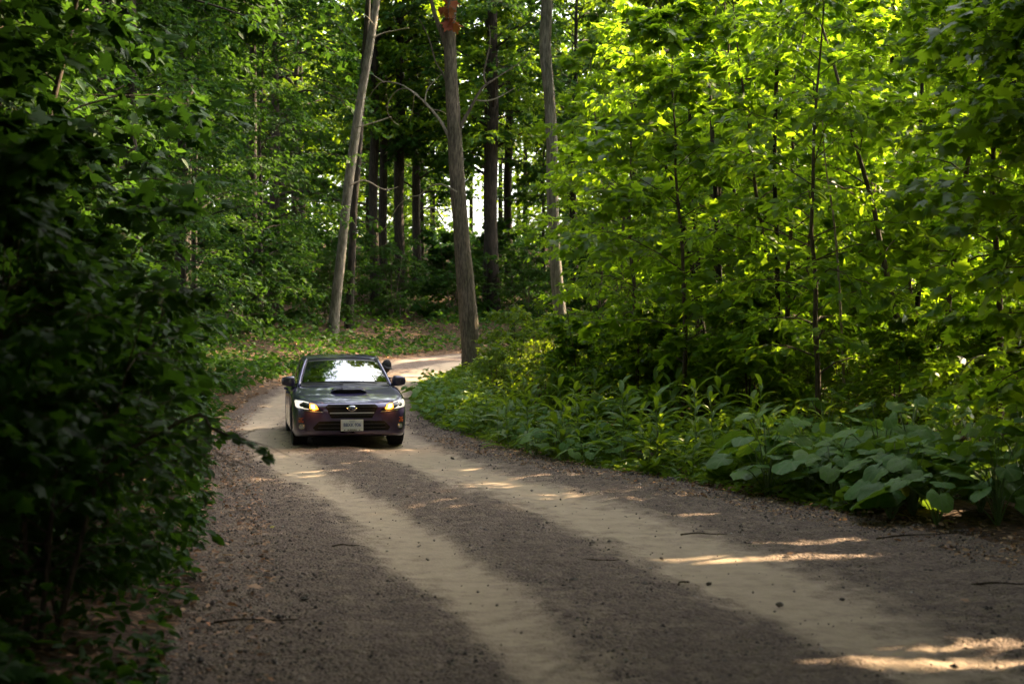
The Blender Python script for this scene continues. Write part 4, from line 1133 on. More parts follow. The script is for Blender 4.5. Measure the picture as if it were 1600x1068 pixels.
# ------------------------------------------------------------------ gravel, stones, twigs and single leaves on the road
m_st, nt, N, L = new_mat('gravel_stone')
geo = N.new('ShaderNodeNewGeometry'); oi = N.new('ShaderNodeObjectInfo')
ad = N.new('ShaderNodeMath'); ad.operation = 'ADD'; L.new(geo.outputs['Random Per Island'], ad.inputs[0]); L.new(oi.outputs['Random'], ad.inputs[1])
frc = N.new('ShaderNodeMath'); frc.operation = 'FRACT'; L.new(ad.outputs[0], frc.inputs[0])
rp = ramp(N, [(0.0, (0.035, 0.028, 0.026)), (0.6, (0.10, 0.080, 0.072)), (0.9, (0.20, 0.165, 0.145)), (1.0, (0.34, 0.30, 0.27))]); L.new(frc.outputs[0], rp.inputs[0])
b = N['Principled BSDF']; b.inputs['Roughness'].default_value = 0.85; L.new(rp.outputs[0], b.inputs['Base Color'])
OCT_V = np.array([(1, 0, 0), (-1, 0, 0), (0, 1, 0), (0, -1, 0), (0, 0, 1), (0, 0, -1.0)])
OCT_F = np.array([(0, 2, 4), (2, 1, 4), (1, 3, 4), (3, 0, 4), (2, 0, 5), (1, 2, 5), (3, 1, 5), (0, 3, 5)])
def build_gravel():
    rng = np.random.default_rng(9)
    n = 46000
    s = np.interp(rng.uniform(0, 1, n) ** 1.5, [0, 1], [np.interp(6.5, _PL[:, 1], _S), np.interp(28, _PL[:, 1], _S)])
    c = road_at(s); i = np.clip((s / 0.35).astype(int), 0, len(_S) - 1)
    l = -c[:, 2] - 0.2 + (c[:, 2] + c[:, 3] + 0.4) * rng.uniform(0, 1, n)
    x = c[:, 0] + _NR[i, 0] * l; y = c[:, 1] + _NR[i, 1] * l
    t = track_amount(l, s, x, y)
    k = rng.uniform(0, 1, n) > 0.03 + 0.94 * sstep(0.02, 0.45, t)
    x, y, l = x[k], y[k], l[k]; n = len(x)
    z = grade(y) + 0.040 + 0.03 * fbm(x * 0.8, y * 0.8, 20) + 0.012 * np.exp(-(l / 0.35) ** 2)
    sz = 0.0062 * np.exp(rng.normal(0, 0.5, n)); sz = np.minimum(sz, 0.032)
    V = OCT_V[None] * (0.7 + 0.6 * rng.random((n, 6, 1))) * sz[:, None, None] * np.array([1, 1, 0.7])
    a = rng.uniform(0, 6.28, n); ca, sa = np.cos(a)[:, None], np.sin(a)[:, None]
    V = np.stack([V[..., 0] * ca - V[..., 1] * sa, V[..., 0] * sa + V[..., 1] * ca, V[..., 2]], -1) + np.stack([x, y, z], -1)[:, None, :]
    F = OCT_F[None] + (np.arange(n) * 6)[:, None, None]
    tag(obj('gravel', mesh_np('gravel', V.reshape(-1, 3), [F.reshape(-1, 3)], [m_st], smooth=False)), 'loose dark gravel between and beside the wheel tracks', kind='stuff')
build_gravel()

def stone_mesh(seed):
    bm = bmesh.new(); bmesh.ops.create_icosphere(bm, subdivisions=2, radius=1)
    rg = random.Random(seed); off = Vector((rg.uniform(0, 50), rg.uniform(0, 50), rg.uniform(0, 50)))
    from mathutils import noise as mn
    for v in bm.verts:
        v.co *= 1 + 0.75 * mn.noise(v.co * 1.3 + off); v.co.z *= 0.7
    me = bpy.data.meshes.new('stone'); bm.to_mesh(me); bm.free(); me.materials.append(m_st)
    return me
STN = [stone_mesh(i) for i in range(4)]
def on_px(px, py):
    Y = FPX * (EYE - 0.03) / (py - 525); 
    for _ in range(12): Y = FPX * (EYE - float(grade(Y)) - 0.03) / (py - 525)
    return (px - 800) / FPX * Y, Y
for i, (px, py, r, lab) in enumerate([(796, 824, 0.042, 'dark stone lying alone on the pale right wheel track'), (668, 874, 0.022, 'small dark stone on the pale left wheel track'), (1034, 872, 0.022, 'dark pebble left of the bright sun streak'),
        (1108, 912, 0.026, 'dark stone below the bright sun streak'), (1026, 918, 0.024, 'dark stone at the left of a darker gravel patch'), (1218, 945, 0.03, 'dark clod in the lower right of the road'),
        (1316, 936, 0.022, 'small stone right of the dark clod'), (988, 741, 0.05, 'pale tan rock at the foot of the right verge weeds'), (707, 716, 0.035, 'reddish clod on the road right of the car'), (654, 853, 0.018, 'tiny dark pebble above the small stone on the left track')]):
    x, y = on_px(px, py)
    o = obj('stone', STN[i % 4]); o.location = (x, y, road_z(x, y) + r * 0.2 - 0.008); r *= 0.72; o.scale = (r * 1.15, r * 0.9, r * (0.6 + 0.1 * (i % 4))); o.rotation_euler = (0.3 * (i % 3), 0.25 * (i % 2), i * 1.1)
    tag(o, lab, 'stone', 'loose stones on the road')
STN[3] = STN[3]
for i, (px, py, ln, rz, lab) in enumerate([(925, 880, 0.42, 0.12, 'thin dark stick on the road left of the bright sun streak'), (1100, 838, 0.40, -0.05, 'straight thin twig at the right edge of the sandy track'), (1070, 915, 0.14, 0.8, 'short bent twig below the bright streak'),
        (1440, 840, 0.9, 0.35, 'long bent twig lying in the litter by the burdock'), (1570, 917, 0.45, 0.0, 'dark twig at the right edge of the road'), (540, 856, 0.22, 0.05, 'pale short twig on the left track'), (400, 975, 0.5, 0.1, 'dark stick in the shade at the lower left')]):
    x, y = on_px(px, py)
    mb = MB(); mb.tube(smooth_path([(-ln / 2, 0, 0), (-ln * 0.15, 0.02, 0.012), (ln * 0.2, -0.015, 0.008), (ln / 2, 0.03, 0.004)], 3), np.linspace(0.008, 0.003, 10), 5)
    o = mb.build('twig', M['twig']); o.location = (x, y, road_z(x, y) + 0.012); o.rotation_euler = (0, 0, rz); tag(o, lab, 'twig', 'fallen twigs on the road')
for i, (px, py, s, mt, lab) in enumerate([(396, 924, 0.10, 'dry_leaf', 'dry leaf glowing in a sun fleck on the left of the road'), (365, 872, 0.12, 'dry_leaf', 'pale curled leaf at the left road edge'), (1150, 817, 0.07, 'herb', 'green leaf fallen on the gravel'),
        (1415, 808, 0.12, 'yellowing', 'yellow leaf lit by the sun at the edge of the burdock'), (1320, 797, 0.10, 'burdock', 'green leaf lying in front of the burdock'), (1230, 870, 0.06, 'dry_leaf', 'dry leaf in the bright streak'),
        (424, 980, 0.08, 'dry_leaf', 'faint pale leaf in the lower left shade'), (466, 843, 0.06, 'dry_leaf', 'small pale leaf on the left track'), (422, 828, 0.05, 'yellowing', 'tiny yellow leaf left of the sandy track'), (1490, 818, 0.13, 'yellowing', 'drooping yellow leaf under the burdock'),
        (1525, 852, 0.09, 'dry_leaf', 'pale dry leaf at the right road edge'), (1505, 945, 0.06, 'dry_leaf', 'orange-lit dry leaf low on the right of the road')]):
    x, y = on_px(px, py)
    o = obj('fallen_leaf', leaf_mesh('maple', mt)); o.location = (x, y, (road_z(x, y) if py > 820 else gz(x, y)) + 0.025); o.scale = (s, s, s); o.rotation_euler = (0.25, 0.15, i * 2.2)
    tag(o, lab, 'leaf', 'single fallen leaves')

# sprig hanging out over the left track, near the lens
def sprig():
    Yp = 7.6
    P = [at(290, 655, Yp + 0.2), at(330, 668, Yp + 0.1), at(360, 682, Yp), at(385, 692, Yp), at(408, 706, Yp - 0.05), at(414, 718, Yp - 0.05)]
    bx, by = -2.5, Yp + 0.3; b0 = np.array([bx, by, gz(bx, by)])
    root = empty('sprig_shrub', b0); tag(root, 'shrub with one leafy sprig hanging out over the left wheel track', 'shrub')
    mb = MB(); mb.tube(smooth_path([np.array([0, 0, -0.05]), np.array([-0.05, 0, 0.7])] + [p - b0 for p in P], 4), np.linspace(0.012, 0.0025, 29), 6); mb.build('stem', M['twig'], root)
    T = np.array(P) - b0; lm = leaf_mesh('oval', 'shade_tinted_leaf')
    for q in range(26):
        f = 0.08 + 0.92 * q / 25; k = f * 5; i = min(int(k), 4); p = T[i] + (T[i + 1] - T[i]) * (k - i)
        o = bpy.data.objects.new('leaf', lm); link(o, root); o.location = p
        sg = 1 if q % 2 else -1
        o.rotation_euler = (R(RNG.uniform(-40, 10)), R(RNG.uniform(-40, 40)), R(-90) + sg * R(RNG.uniform(30, 75))); s = RNG.uniform(0.06, 0.10); o.scale = (s * 1.5, s, s)
sprig()

# ------------------------------------------------------------------ the car
def car_paint():
    m, nt, N, L = new_mat('car_paint')
    b = N['Principled BSDF']
    b.inputs['Base Color'].default_value = (0.014, 0.008, 0.080, 1)
    b.inputs['Metallic'].default_value = 0.55; b.inputs['Roughness'].default_value = 0.32
    b.inputs['Coat Weight'].default_value = 1.0; b.inputs['Coat Roughness'].default_value = 0.04; b.inputs['Coat IOR'].default_value = 1.6
    tc = N.new('ShaderNodeTexCoord'); n = N.new('ShaderNodeTexNoise'); n.inputs['Scale'].default_value = 400
    L.new(tc.outputs['Object'], n.inputs['Vector'])
    # road dust low on the panels, thinning upwards
    n2 = N.new('ShaderNodeTexNoise'); n2.inputs['Scale'].default_value = 6; n2.inputs['Detail'].default_value = 6; L.new(tc.outputs['Object'], n2.inputs['Vector'])
    sp = N.new('ShaderNodeSeparateXYZ'); L.new(tc.outputs['Object'], sp.inputs[0])
    mr = N.new('ShaderNodeMapRange'); L.new(sp.outputs['Z'], mr.inputs[0]); mr.inputs[1].default_value = 0.15; mr.inputs[2].default_value = 0.75; mr.inputs[3].default_value = 0.42; mr.inputs[4].default_value = 0.03
    mu = N.new('ShaderNodeMath'); mu.operation = 'MULTIPLY'; L.new(mr.outputs[0], mu.inputs[0]); L.new(n2.outputs[0], mu.inputs[1])
    mx = N.new('ShaderNodeMix'); mx.data_type = 'RGBA'; L.new(mu.outputs[0], mx.inputs[0]); mx.inputs[6].default_value = (0.014, 0.008, 0.080, 1); mx.inputs[7].default_value = (0.20, 0.155, 0.115, 1)
    L.new(mx.outputs[2], b.inputs['Base Color'])
    ra = N.new('ShaderNodeMath'); ra.operation = 'MULTIPLY_ADD'; L.new(mu.outputs[0], ra.inputs[0]); ra.inputs[1].default_value = 0.9; ra.inputs[2].default_value = 0.03; L.new(ra.outputs[0], b.inputs['Coat Roughness'])
    return m
def glass_mat(name, tint, boost):
    m, nt, N, L = new_mat(name)
    for n in list(N):
        if n.type == 'BSDF_PRINCIPLED': N.remove(n)
    tr = N.new('ShaderNodeBsdfTransparent'); tr.inputs[0].default_value = (*tint, 1)
    gl = N.new('ShaderNodeBsdfGlossy'); gl.inputs['Roughness'].default_value = 0.0
    fr = N.new('ShaderNodeFresnel'); fr.inputs['IOR'].default_value = boost
    mx = N.new('ShaderNodeMixShader'); L.new(fr.outputs[0], mx.inputs[0]); L.new(tr.outputs[0], mx.inputs[1]); L.new(gl.outputs[0], mx.inputs[2])
    L.new(mx.outputs[0], N['Material Output'].inputs['Surface'])
    return m
PAINT = car_paint()
GLASS = glass_mat('windscreen_glass', (0.30, 0.33, 0.32), 6.0)
SGLASS = glass_mat('side_glass', (0.22, 0.24, 0.24), 1.6)
LENS = glass_mat('lamp_glass', (0.85, 0.85, 0.85), 1.5)
BLACK = pbr('black_plastic', (0.012, 0.012, 0.013), 0.45)
MATT = pbr('matt_black', (0.008, 0.008, 0.008), 0.9, spec=0.2)
CHROME = pbr('chrome', (0.62, 0.62, 0.63), 0.16, 1.0)
SATIN = pbr('satin_silver', (0.50, 0.50, 0.52), 0.32, 1.0)
RUBBER = pbr('tyre_rubber', (0.020, 0.019, 0.018), 0.85, spec=0.25)
RIM = pbr('grey_alloy', (0.16, 0.16, 0.17), 0.35, 0.9)
DRL = pbr('daytime_light', (0.9, 0.9, 0.88), 0.4, emis=(1.0, 0.90, 0.74), estr=0.15)
SIGNAL = pbr('turn_signal_light', (0.9, 0.5, 0.1), 0.4, emis=(1.0, 0.32, 0.03), estr=0.34)
SIGHOT = pbr('turn_signal_bulb', (1, 0.8, 0.5), 0.4, emis=(1.0, 0.62, 0.20), estr=6.0)
AMBER = pbr('amber_marker', (0.48, 0.10, 0.015), 0.4)
REDL = pbr('red_lens', (0.35, 0.01, 0.01), 0.2, coat=1)
PLATE = pbr('plate_white', (0.62, 0.64, 0.66), 0.45)
PLBLUE = pbr('plate_blue', (0.045, 0.065, 0.21), 0.5)
PLBLACK = pbr('plate_black', (0.015, 0.015, 0.018), 0.5)
PLFRAME = pbr('plate_frame', (0.66, 0.66, 0.66), 0.4)
EMBL = pbr('emblem_blue', (0.02, 0.035, 0.10), 0.25, coat=1)
SEAT = pbr('seat_cloth', (0.022, 0.022, 0.024), 0.9)

CAR_YAW = R(11.0)
car_front = np.array([-2.435, 21.65])
ctr = car_front + 2.3 * np.array([-math.sin(CAR_YAW), math.cos(CAR_YAW)])
CAR = empty('car', (ctr[0], ctr[1], 0.035), CAR_YAW, 0.985)
tag(CAR, 'dark purple sedan with hood scoop and lit amber turn signals driving towards the viewer', 'car')
SH = -2.3          # the front bumper stands at y = -2.3 in the car's own axes

def cmesh(mb, name, mat, parent=None, smooth=True):
    mb.V = [v + np.array([0, SH, 0]) for v in mb.V]
    return mb.build(name, mat, parent or CAR, smooth)

# body shell: lofted stations  y, half width, bottom, shoulder, top
ST = np.array([(0.00, .46, .245, .60, .672), (0.025, .62, .215, .62, .690), (.07, .735, .20, .65, .710), (.16, .815, .185, .695, .737), (.30, .862, .17, .735, .775), (.50, .885, .16, .775, .818),
      (.80, .8975, .155, .825, .872), (1.15, .8975, .155, .868, .935), (1.5, .8975, .155, .892, .955), (2.3, .8975, .155, .905, .955), (3.2, .8975, .155, .935, .975), (3.8, .89, .17, .965, 1.02), (4.3, .86, .20, .965, 1.035), (4.48, .81, .24, .94, 1.0), (4.57, .74, .30, .88, .93), (4.595, .60, .36, .80, .86)])
SD = _catmull(ST, 6)
def section(w, zb, zs, zt):
    mid = zb * 0.45 + zs * 0.55
    h = [(0, zb), (.55 * w, zb), (.90 * w, zb + .005), (.975 * w, zb + .05), (.995 * w, zb + .15), (w, mid - .03), (.997 * w, zs - .12), (.975 * w, zs - .035), (.915 * w, zs + .30 * (zt - zs)), (.74 * w, zs + .66 * (zt - zs)), (.42 * w, zs + .92 * (zt - zs)), (0, zt)]
    h = _catmull(np.array(h), 3)
    return np.vstack([h, (h * np.array([-1, 1]))[-2:0:-1]])
rings = [section(*r[1:]) for r in SD]
nr = len(rings[0]); mbd = MB()
V = np.array([[(p[0], y, p[1]) for p in rg] for y, rg in zip(SD[:, 0], rings)])
i = np.arange(len(rings) - 1)[:, None] * nr; j = np.arange(nr)[None, :]; kk = (j + 1) % nr
f4 = np.stack([i + j, i + nr + j, i + nr + kk, i + kk], -1).reshape(-1, 4)
c0 = len(rings) * nr
allV = np.vstack([V.reshape(-1, 3), [(0, 0, .46)], [(0, 4.595, .6)]])
f3 = [(c0, q, (q + 1) % nr) for q in range(nr)] + [(c0 + 1, (len(rings) - 1) * nr + (q + 1) % nr, (len(rings) - 1) * nr + q) for q in range(nr)]
mbd.add(allV + np.array([0, SH, 0]), f3, f4)
bme = mbd.mesh('body', PAINT)
bm = bmesh.new(); bm.from_mesh(bme); bmesh.ops.recalc_face_normals(bm, faces=bm.faces); bm.to_mesh(bme); bm.free()
BVH0 = BVHTree.FromPolygons([v.co.copy() for v in bme.vertices], [tuple(p.vertices) for p in bme.polygons])
body = obj('body', bme, CAR)
# wheel arches are cut out of the shell
tmp = []
for ax in (0.90, 3.55):
    for sx in (-1, 1):
        mb = MB(); mb.lathe_x([(-.22, 0.001), (-.22, .365), (.22, .365), (.22, 0.001)], (sx * .80, ax + SH, .33), 40)
        o = mb.build('arch_cutter', BLACK, None, False)
        b2 = bmesh.new(); b2.from_mesh(o.data); bmesh.ops.remove_doubles(b2, verts=b2.verts, dist=0.002); bmesh.ops.recalc_face_normals(b2, faces=b2.faces); b2.to_mesh(o.data); b2.free()
        o.parent = CAR
        md = body.modifiers.new('arch', 'BOOLEAN'); md.operation = 'DIFFERENCE'; md.object = o; md.solver = 'EXACT'; tmp.append(o)
bpy.context.view_layer.update()
dg = bpy.context.evaluated_depsgraph_get()
nb = bpy.data.meshes.new_from_object(body.evaluated_get(dg), depsgraph=dg)
body.modifiers.clear()
if len(nb.polygons) > 500: body.data = nb
for o in tmp: bpy.data.objects.remove(o)
nb = body.data
while len(nb.materials) > 1: nb.materials.pop()
nb.polygons.foreach_set('material_index', np.zeros(len(nb.polygons), np.int32))
nb.polygons.foreach_set('use_smooth', np.ones(len(nb.polygons), bool))
try:
    nb.set_sharp_from_angle(angle=R(38))
except Exception:
    pass
BVH = BVH0

def panel(name, poly, axis, mat, parent=None, off=0.006, thick=0.02, cuts=0.05, smooth=True, sign=-1, bvh=None, back=0.0):
    """a sheet of outline poly laid on the body: axis 'y' = seen from the front (x,z), 'x' from the side (y,z), 'z' from above (x,y)"""
    bm = bmesh.new()
    to3 = {'y': lambda a, b: (a, 0, b), 'x': lambda a, b: (0, a + SH, b), 'z': lambda a, b: (a, b + SH, 0)}[axis]
    ax = {'x': 0, 'y': 1, 'z': 2}[axis]
    vs_ = [bm.verts.new(to3(*p)) for p in poly]
    bm.faces.new(vs_)
    bmesh.ops.triangulate(bm, faces=bm.faces[:])
    for _ in range(5):
        es = [e for e in bm.edges if e.calc_length() > cuts]
        if not es: break
        bmesh.ops.subdivide_edges(bm, edges=es, cuts=1)
        bmesh.ops.triangulate(bm, faces=[f for f in bm.faces if len(f.verts) > 3])
    d = Vector((0, 0, 0)); d[ax] = -sign
    for v in bm.verts:
        o = v.co.copy(); o[ax] = sign * 6.0
        hit = (bvh or BVH).ray_cast(o, d)
        if hit[0] is None:
            hit = (bvh or BVH).find_nearest(v.co + Vector((0, 0, 0)))
            pos = hit[0][ax]
        else: pos = hit[0][ax]
        v.co[ax] = pos + sign * off
    be = [e for e in bm.edges if e.is_boundary]
    r = bmesh.ops.extrude_edge_only(bm, edges=be)
    for v in [g for g in r['geom'] if isinstance(g, bmesh.types.BMVert)]: v.co[ax] -= sign * thick
    bmesh.ops.recalc_face_normals(bm, faces=bm.faces)
    me = bpy.data.meshes.new(name); bm.to_mesh(me); bm.free()
    me.materials.append(mat)
    me.polygons.foreach_set('use_smooth', np.full(len(me.polygons), smooth, bool))
    try: me.set_sharp_from_angle(angle=R(40))
    except Exception: pass
    return obj(name, me, parent or CAR)
mir = lambda P: [(-x, z) for x, z in P][::-1]

# bonnet, doors and front bumper seams as panels standing a little proud
panel('hood', [(-.70, .40), (-.60, .16), (-.42, .075), (0, .05), (.42, .075), (.60, .16), (.70, .40), (.735, .80), (.74, 1.15), (.40, 1.20), (0, 1.215), (-.40, 1.20), (-.74, 1.15), (-.735, .80)], 'z', PAINT, sign=1, off=.006, thick=.03, cuts=.09)
for sg in (-1, 1):
    dr = panel('door', [(1.42, .28), (2.42, .27), (2.44, .60), (2.40, .885), (1.42, .868), (1.34, .6)], 'x', PAINT, sign=sg, off=.005, thick=.02, cuts=.14)
    mb = MB(); mb.box((sg * .915, 2.28, .80), (.03, .20, .035)); cmesh(mb, 'handle', PAINT, dr)
    dr = panel('door', [(2.44, .27), (3.05, .27), (3.22, .55), (3.42, .72), (3.40, .92), (2.42, .885), (2.46, .60)], 'x', PAINT, sign=sg, off=.005, thick=.02, cuts=.14)
    mb = MB(); mb.box((sg * .915, 3.18, .83), (.03, .20, .035)); cmesh(mb, 'handle', PAINT, dr)
# hood scoop
mb = MB()
xs = np.linspace(-.31, .31, 15); P = []
for t in np.linspace(0, 1, 9):
    row = []
    for x in xs:
        u = abs(x) / .31; h = (1 - u ** 6) * (.075 * (1 - t) ** 1.3 + .002)
        y = .56 + .62 * t + .05 * u ** 2 * (1 - t); zb = np.interp(y, SD[:, 0], SD[:, 4]) - .010 - .055 * (x / .8) ** 2
        row.append((x * (1 - .12 * t), y, zb + h))
    P.append(row)
mb.grid(np.array(P)); cs = cmesh(mb, 'hood_scoop', PAINT)
mb = MB(); P = []
for f in np.linspace(0.0, 1, 4):
    row = []
    for x in xs:
        u = abs(x) / .31; h = (1 - u ** 6) * .077
        y = .556 + .05 * u ** 2; zb = np.interp(y, SD[:, 0], SD[:, 4]) - .012 - .055 * (x / .8) ** 2
        row.append((x * .93, y + .004 - .002 * f, zb + .012 + (h - .028) * f))
    P.append(row)
mb.grid(np.array(P)); cmesh(mb, 'scoop_opening', MATT, cs)

# front face
gr = panel('grille', [(-.405, .655), (-.36, .688), (.36, .688), (.405, .655), (.315, .475), (-.315, .475)], 'y', MATT, off=.010, thick=.03)
for z in (.515, .60, .645):
    w = np.interp(z, [.475, .655], [.315, .405]) - .02
    panel('bar', [(-w, z - .006), (w, z - .006), (w, z + .006), (-w, z + .006)], 'y', BLACK, gr, off=.018, thick=.012, cuts=.12)
panel('bar', [(-.338, .545), (.338, .545), (.345, .566), (-.345, .566)], 'y', SATIN, gr, off=.026, thick=.02, cuts=.12)['label'] = 'bright silver bar across the grille'
panel('bar', [(-.33, .452), (.33, .452), (.345, .472), (-.345, .472)], 'y', PAINT, gr, off=.024, thick=.03, cuts=.12)
mb = MB(); a = np.linspace(0, 2 * np.pi, 28, endpoint=False)
def oval_disc(mb, cx, y, cz, rx, rz, dy=.012):
    P0 = np.stack([cx + rx * np.cos(a), np.full(28, y), cz + rz * np.sin(a)], -1); P1 = P0 + np.array([0, dy, 0])
    V = np.vstack([P0, P1, [(cx, y - .004, cz)]])
    mb.add(V, [(56, q, (q + 1) % 28) for q in range(28)], [(q, 28 + q, 28 + (q + 1) % 28, (q + 1) % 28) for q in range(28)])
oval_disc(mb, 0, -.046, .628, .074, .042, .03); em = cmesh(mb, 'emblem', CHROME, gr)
mb = MB(); oval_disc(mb, 0, -.0515, .628, .063, .033, .006); cmesh(mb, 'field', EMBL, em)
mb = MB()
for sx, sz, r in ((-.030, .008, .016), (-.004, .014, .008), (.018, .016, .008), (.004, -.010, .008), (.030, -.006, .008), (.040, .008, .007)):
    for rr in (0, math.pi / 2):
        c, s = math.cos(rr), math.sin(rr)
        V = np.array([(r, 0, 0), (0, 0, r * .28), (-r, 0, 0), (0, 0, -r * .28)]); V = np.stack([V[:, 0] * c - V[:, 2] * s, V[:, 1], V[:, 0] * s + V[:, 2] * c], -1)
        mb.add(V + np.array([sx, -.0575 - .0006 * rr, .628 + sz]), None, [(0, 1, 2, 3)])
cmesh(mb, 'stars', CHROME, em, False)
panel('lower_intake', [(-.50, .43), (.50, .43), (.60, .33), (.56, .285), (-.56, .285), (-.60, .33)], 'y', MATT, off=.006, thick=.02)
for z in (.325, .385):
    panel('intake_bar', [(-.52, z - .006), (.52, z - .006), (.52, z + .006), (-.52, z + .006)], 'y', BLACK, off=.013, thick=.012, cuts=.1)
lp = [(x, .232 + .006 * abs(x)) for x in np.linspace(-.885, .885, 25)] + [(x, .268 + .016 * abs(x)) for x in np.linspace(.885, -.885, 25)]
panel('bumper_lip', lp, 'y', PAINT, off=.022, thick=.05, cuts=.09)
HL = [(.466, .585), (.54, .690), (.63, .722), (.74, .742), (.845, .752), (.868, .735), (.862, .655), (.84, .632), (.72, .612), (.60, .598)]
for sg in (1, -1):
    fx = (lambda P: P) if sg == 1 else mir
    hl = panel('headlight', fx(HL), 'y', BLACK, off=.008, thick=.03, cuts=.035)
    C_ = [(.655, .716), (.74, .738), (.842, .748), (.862, .733), (.856, .658), (.838, .638), (.72, .620), (.66, .612), (.66, .622), (.72, .631), (.830, .648), (.846, .662), (.850, .728), (.834, .737), (.74, .726), (.657, .706)]
    panel('running_light', fx(C_), 'y', DRL, hl, off=.016, thick=.012, cuts=.03)
    S_ = [(.515, .612), (.54, .672), (.585, .700), (.645, .706), (.648, .625), (.60, .610)]
    sl = panel('turn_signal', fx(S_), 'y', SIGNAL, hl, off=.014, thick=.012, cuts=.03)
    panel('bulb', fx([(.575, .638), (.575, .670), (.60, .682), (.622, .682), (.622, .642), (.60, .634)]), 'y', SIGHOT, sl, off=.018, thick=.008, cuts=.03)
    t = np.linspace(0, 2 * np.pi, 18, endpoint=False)
    panel('projector', fx([(.762 + .036 * math.cos(q), .680 + .030 * math.sin(q)) for q in t]), 'y', pbr('projector_lens', (.05, .05, .05), .08, coat=1), hl, off=.018, thick=.02, cuts=.03)
    panel('lens_cover', fx(HL), 'y', LENS, hl, off=.024, thick=.012, cuts=.035)
    panel('lamp_trim', fx([(.44, .565), (.46, .580), (.60, .590), (.73, .604), (.73, .596), (.60, .578)]), 'y', SATIN, off=.012, thick=.02, cuts=.04)
    # the lamp's own light
    ld = bpy.data.lights.new('turn_signal_lamp', 'POINT'); ld.energy = 0.8; ld.color = (1.0, 0.42, 0.07); ld.shadow_soft_size = 0.03
    lo_ = bpy.data.objects.new('turn_signal_lamp', ld); link(lo_, sl); lo_.location = (sg * .60, SH - .06, .655)
    fg = panel('fog_lamp', fx([(.765 + .046 * math.cos(q), .345 + .046 * math.sin(q)) for q in t]), 'y', CHROME, off=.012, thick=.03, cuts=.03)
    panel('lens', fx([(.765 + .034 * math.cos(q), .345 + .034 * math.sin(q)) for q in t]), 'y', pbr('fog_lens', (.30, .30, .31), .12, coat=1), fg, off=.018, thick=.01, cuts=.03)
    # small amber marks above the fog lamps
    mk = []
    x0 = .775
    for (ax0, ax1, az0, az1) in ((-.033, -.004, .027, .036), (-.013, -.004, -.030, .027), (-.033, -.013, -.036, -.027), (-.033, -.026, -.027, -.006),
                                 (.006, .034, .027, .036), (.006, .015, -.030, .027), (.006, .034, -.036, -.027), (.026, .034, -.027, .004), (.018, .026, -.006, .004)):
        mk.append([(x0 + ax0, .445 + az0), (x0 + ax1, .445 + az0), (x0 + ax1, .445 + az1), (x0 + ax0, .445 + az1)])
    mroot = panel('amber_mark', fx(mk[0]), 'y', AMBER, off=.008, thick=.006)
    for q in mk[1:]: panel('stroke', fx(q), 'y', AMBER, mroot, off=.008, thick=.006)

# number plate
pl = MB(); pl.box((0, -.038, .366), (.345, .020, .176)); plate = cmesh(pl, 'license_plate', PLFRAME, None, False)
pl = MB(); pl.box((0, -.0495, .374), (.308, .006, .128)); cmesh(pl, 'plate_face', PLATE, plate, False)
def text_part(txt, size, pos, mat, parent, name='lettering', sx=1.0, bold=0.0):
    cu = bpy.data.curves.new(name, 'FONT'); cu.body = txt; cu.size = size; cu.align_x = 'CENTER'; cu.align_y = 'CENTER'; cu.extrude = 0.001; cu.offset = bold
    o = bpy.data.objects.new(name, cu); COL.objects.link(o)
    bpy.context.view_layer.update()
    d = bpy.context.evaluated_depsgraph_get()
    me = bpy.data.meshes.new_from_object(o.evaluated_get(d), depsgraph=d)
    bpy.data.objects.remove(o)
    me.materials.clear(); me.materials.append(mat)
    t = obj(name, me, parent); t.location = (pos[0], pos[1] + SH, pos[2]); t.rotation_euler = (R(90), 0, 0); t.scale = (sx, 1, 1)
    return t
text_part('BBXK\u00b7936', .074, (0, -.0545, .371), PLBLUE, plate, sx=.86, bold=.0012)
text_part('ONTARIO', .020, (0, -.0545, .426), PLBLUE, plate)
text_part('SUBARU', .030, (0, -.0495, .293), PLBLACK, plate, sx=1.3, bold=.0008)
mb = MB()
for sx in (-.115, .115): mb.box((sx, -.050, .293), (.016, .005, .012))
cmesh(mb, 'plate_bolt', PLBLACK, plate, False)

# greenhouse
U = np.linspace(-1, 1, 21); TT = np.linspace(0, 1, 11)
WB = lambda u: np.array([.735 * u, 1.20 + .24 * u * u, .962 - .022 * u * u]); WT = lambda u: np.array([.585 * u, 2.03 + .15 * u * u, 1.372 - .032 * u * u])
RF = WT; RB = lambda u: np.array([.555 * u, 3.42 - .10 * u * u, 1.345 - .035 * u * u])
def patch(f0, f1, bulge, us=U, ts=TT):
    return np.array([[f0(u) * (1 - t) + f1(u) * t + np.array(bulge) * 4 * t * (1 - t) for u in us] for t in ts])
mb = MB(); mb.grid(patch(lambda u: WB(u * .965), lambda u: WT(u * .965), (0, -.012, .018))[1:-1]); ws = cmesh(mb, 'windshield', GLASS)
mb = MB(); 
fr_ = patch(WB, WT, (0, -.010, .014))
for rows in (fr_[0:2], fr_[-2:]): mb.grid(rows + np.array([0, .004, -.006]))
cmesh(mb, 'frit_band', BLACK, ws)
mb = MB(); rp_ = patch(lambda u: RF(u) + np.array([0, 0, .006]), RB, (0, 0, .075), np.linspace(-1, 1, 25), np.linspace(0, 1, 13))
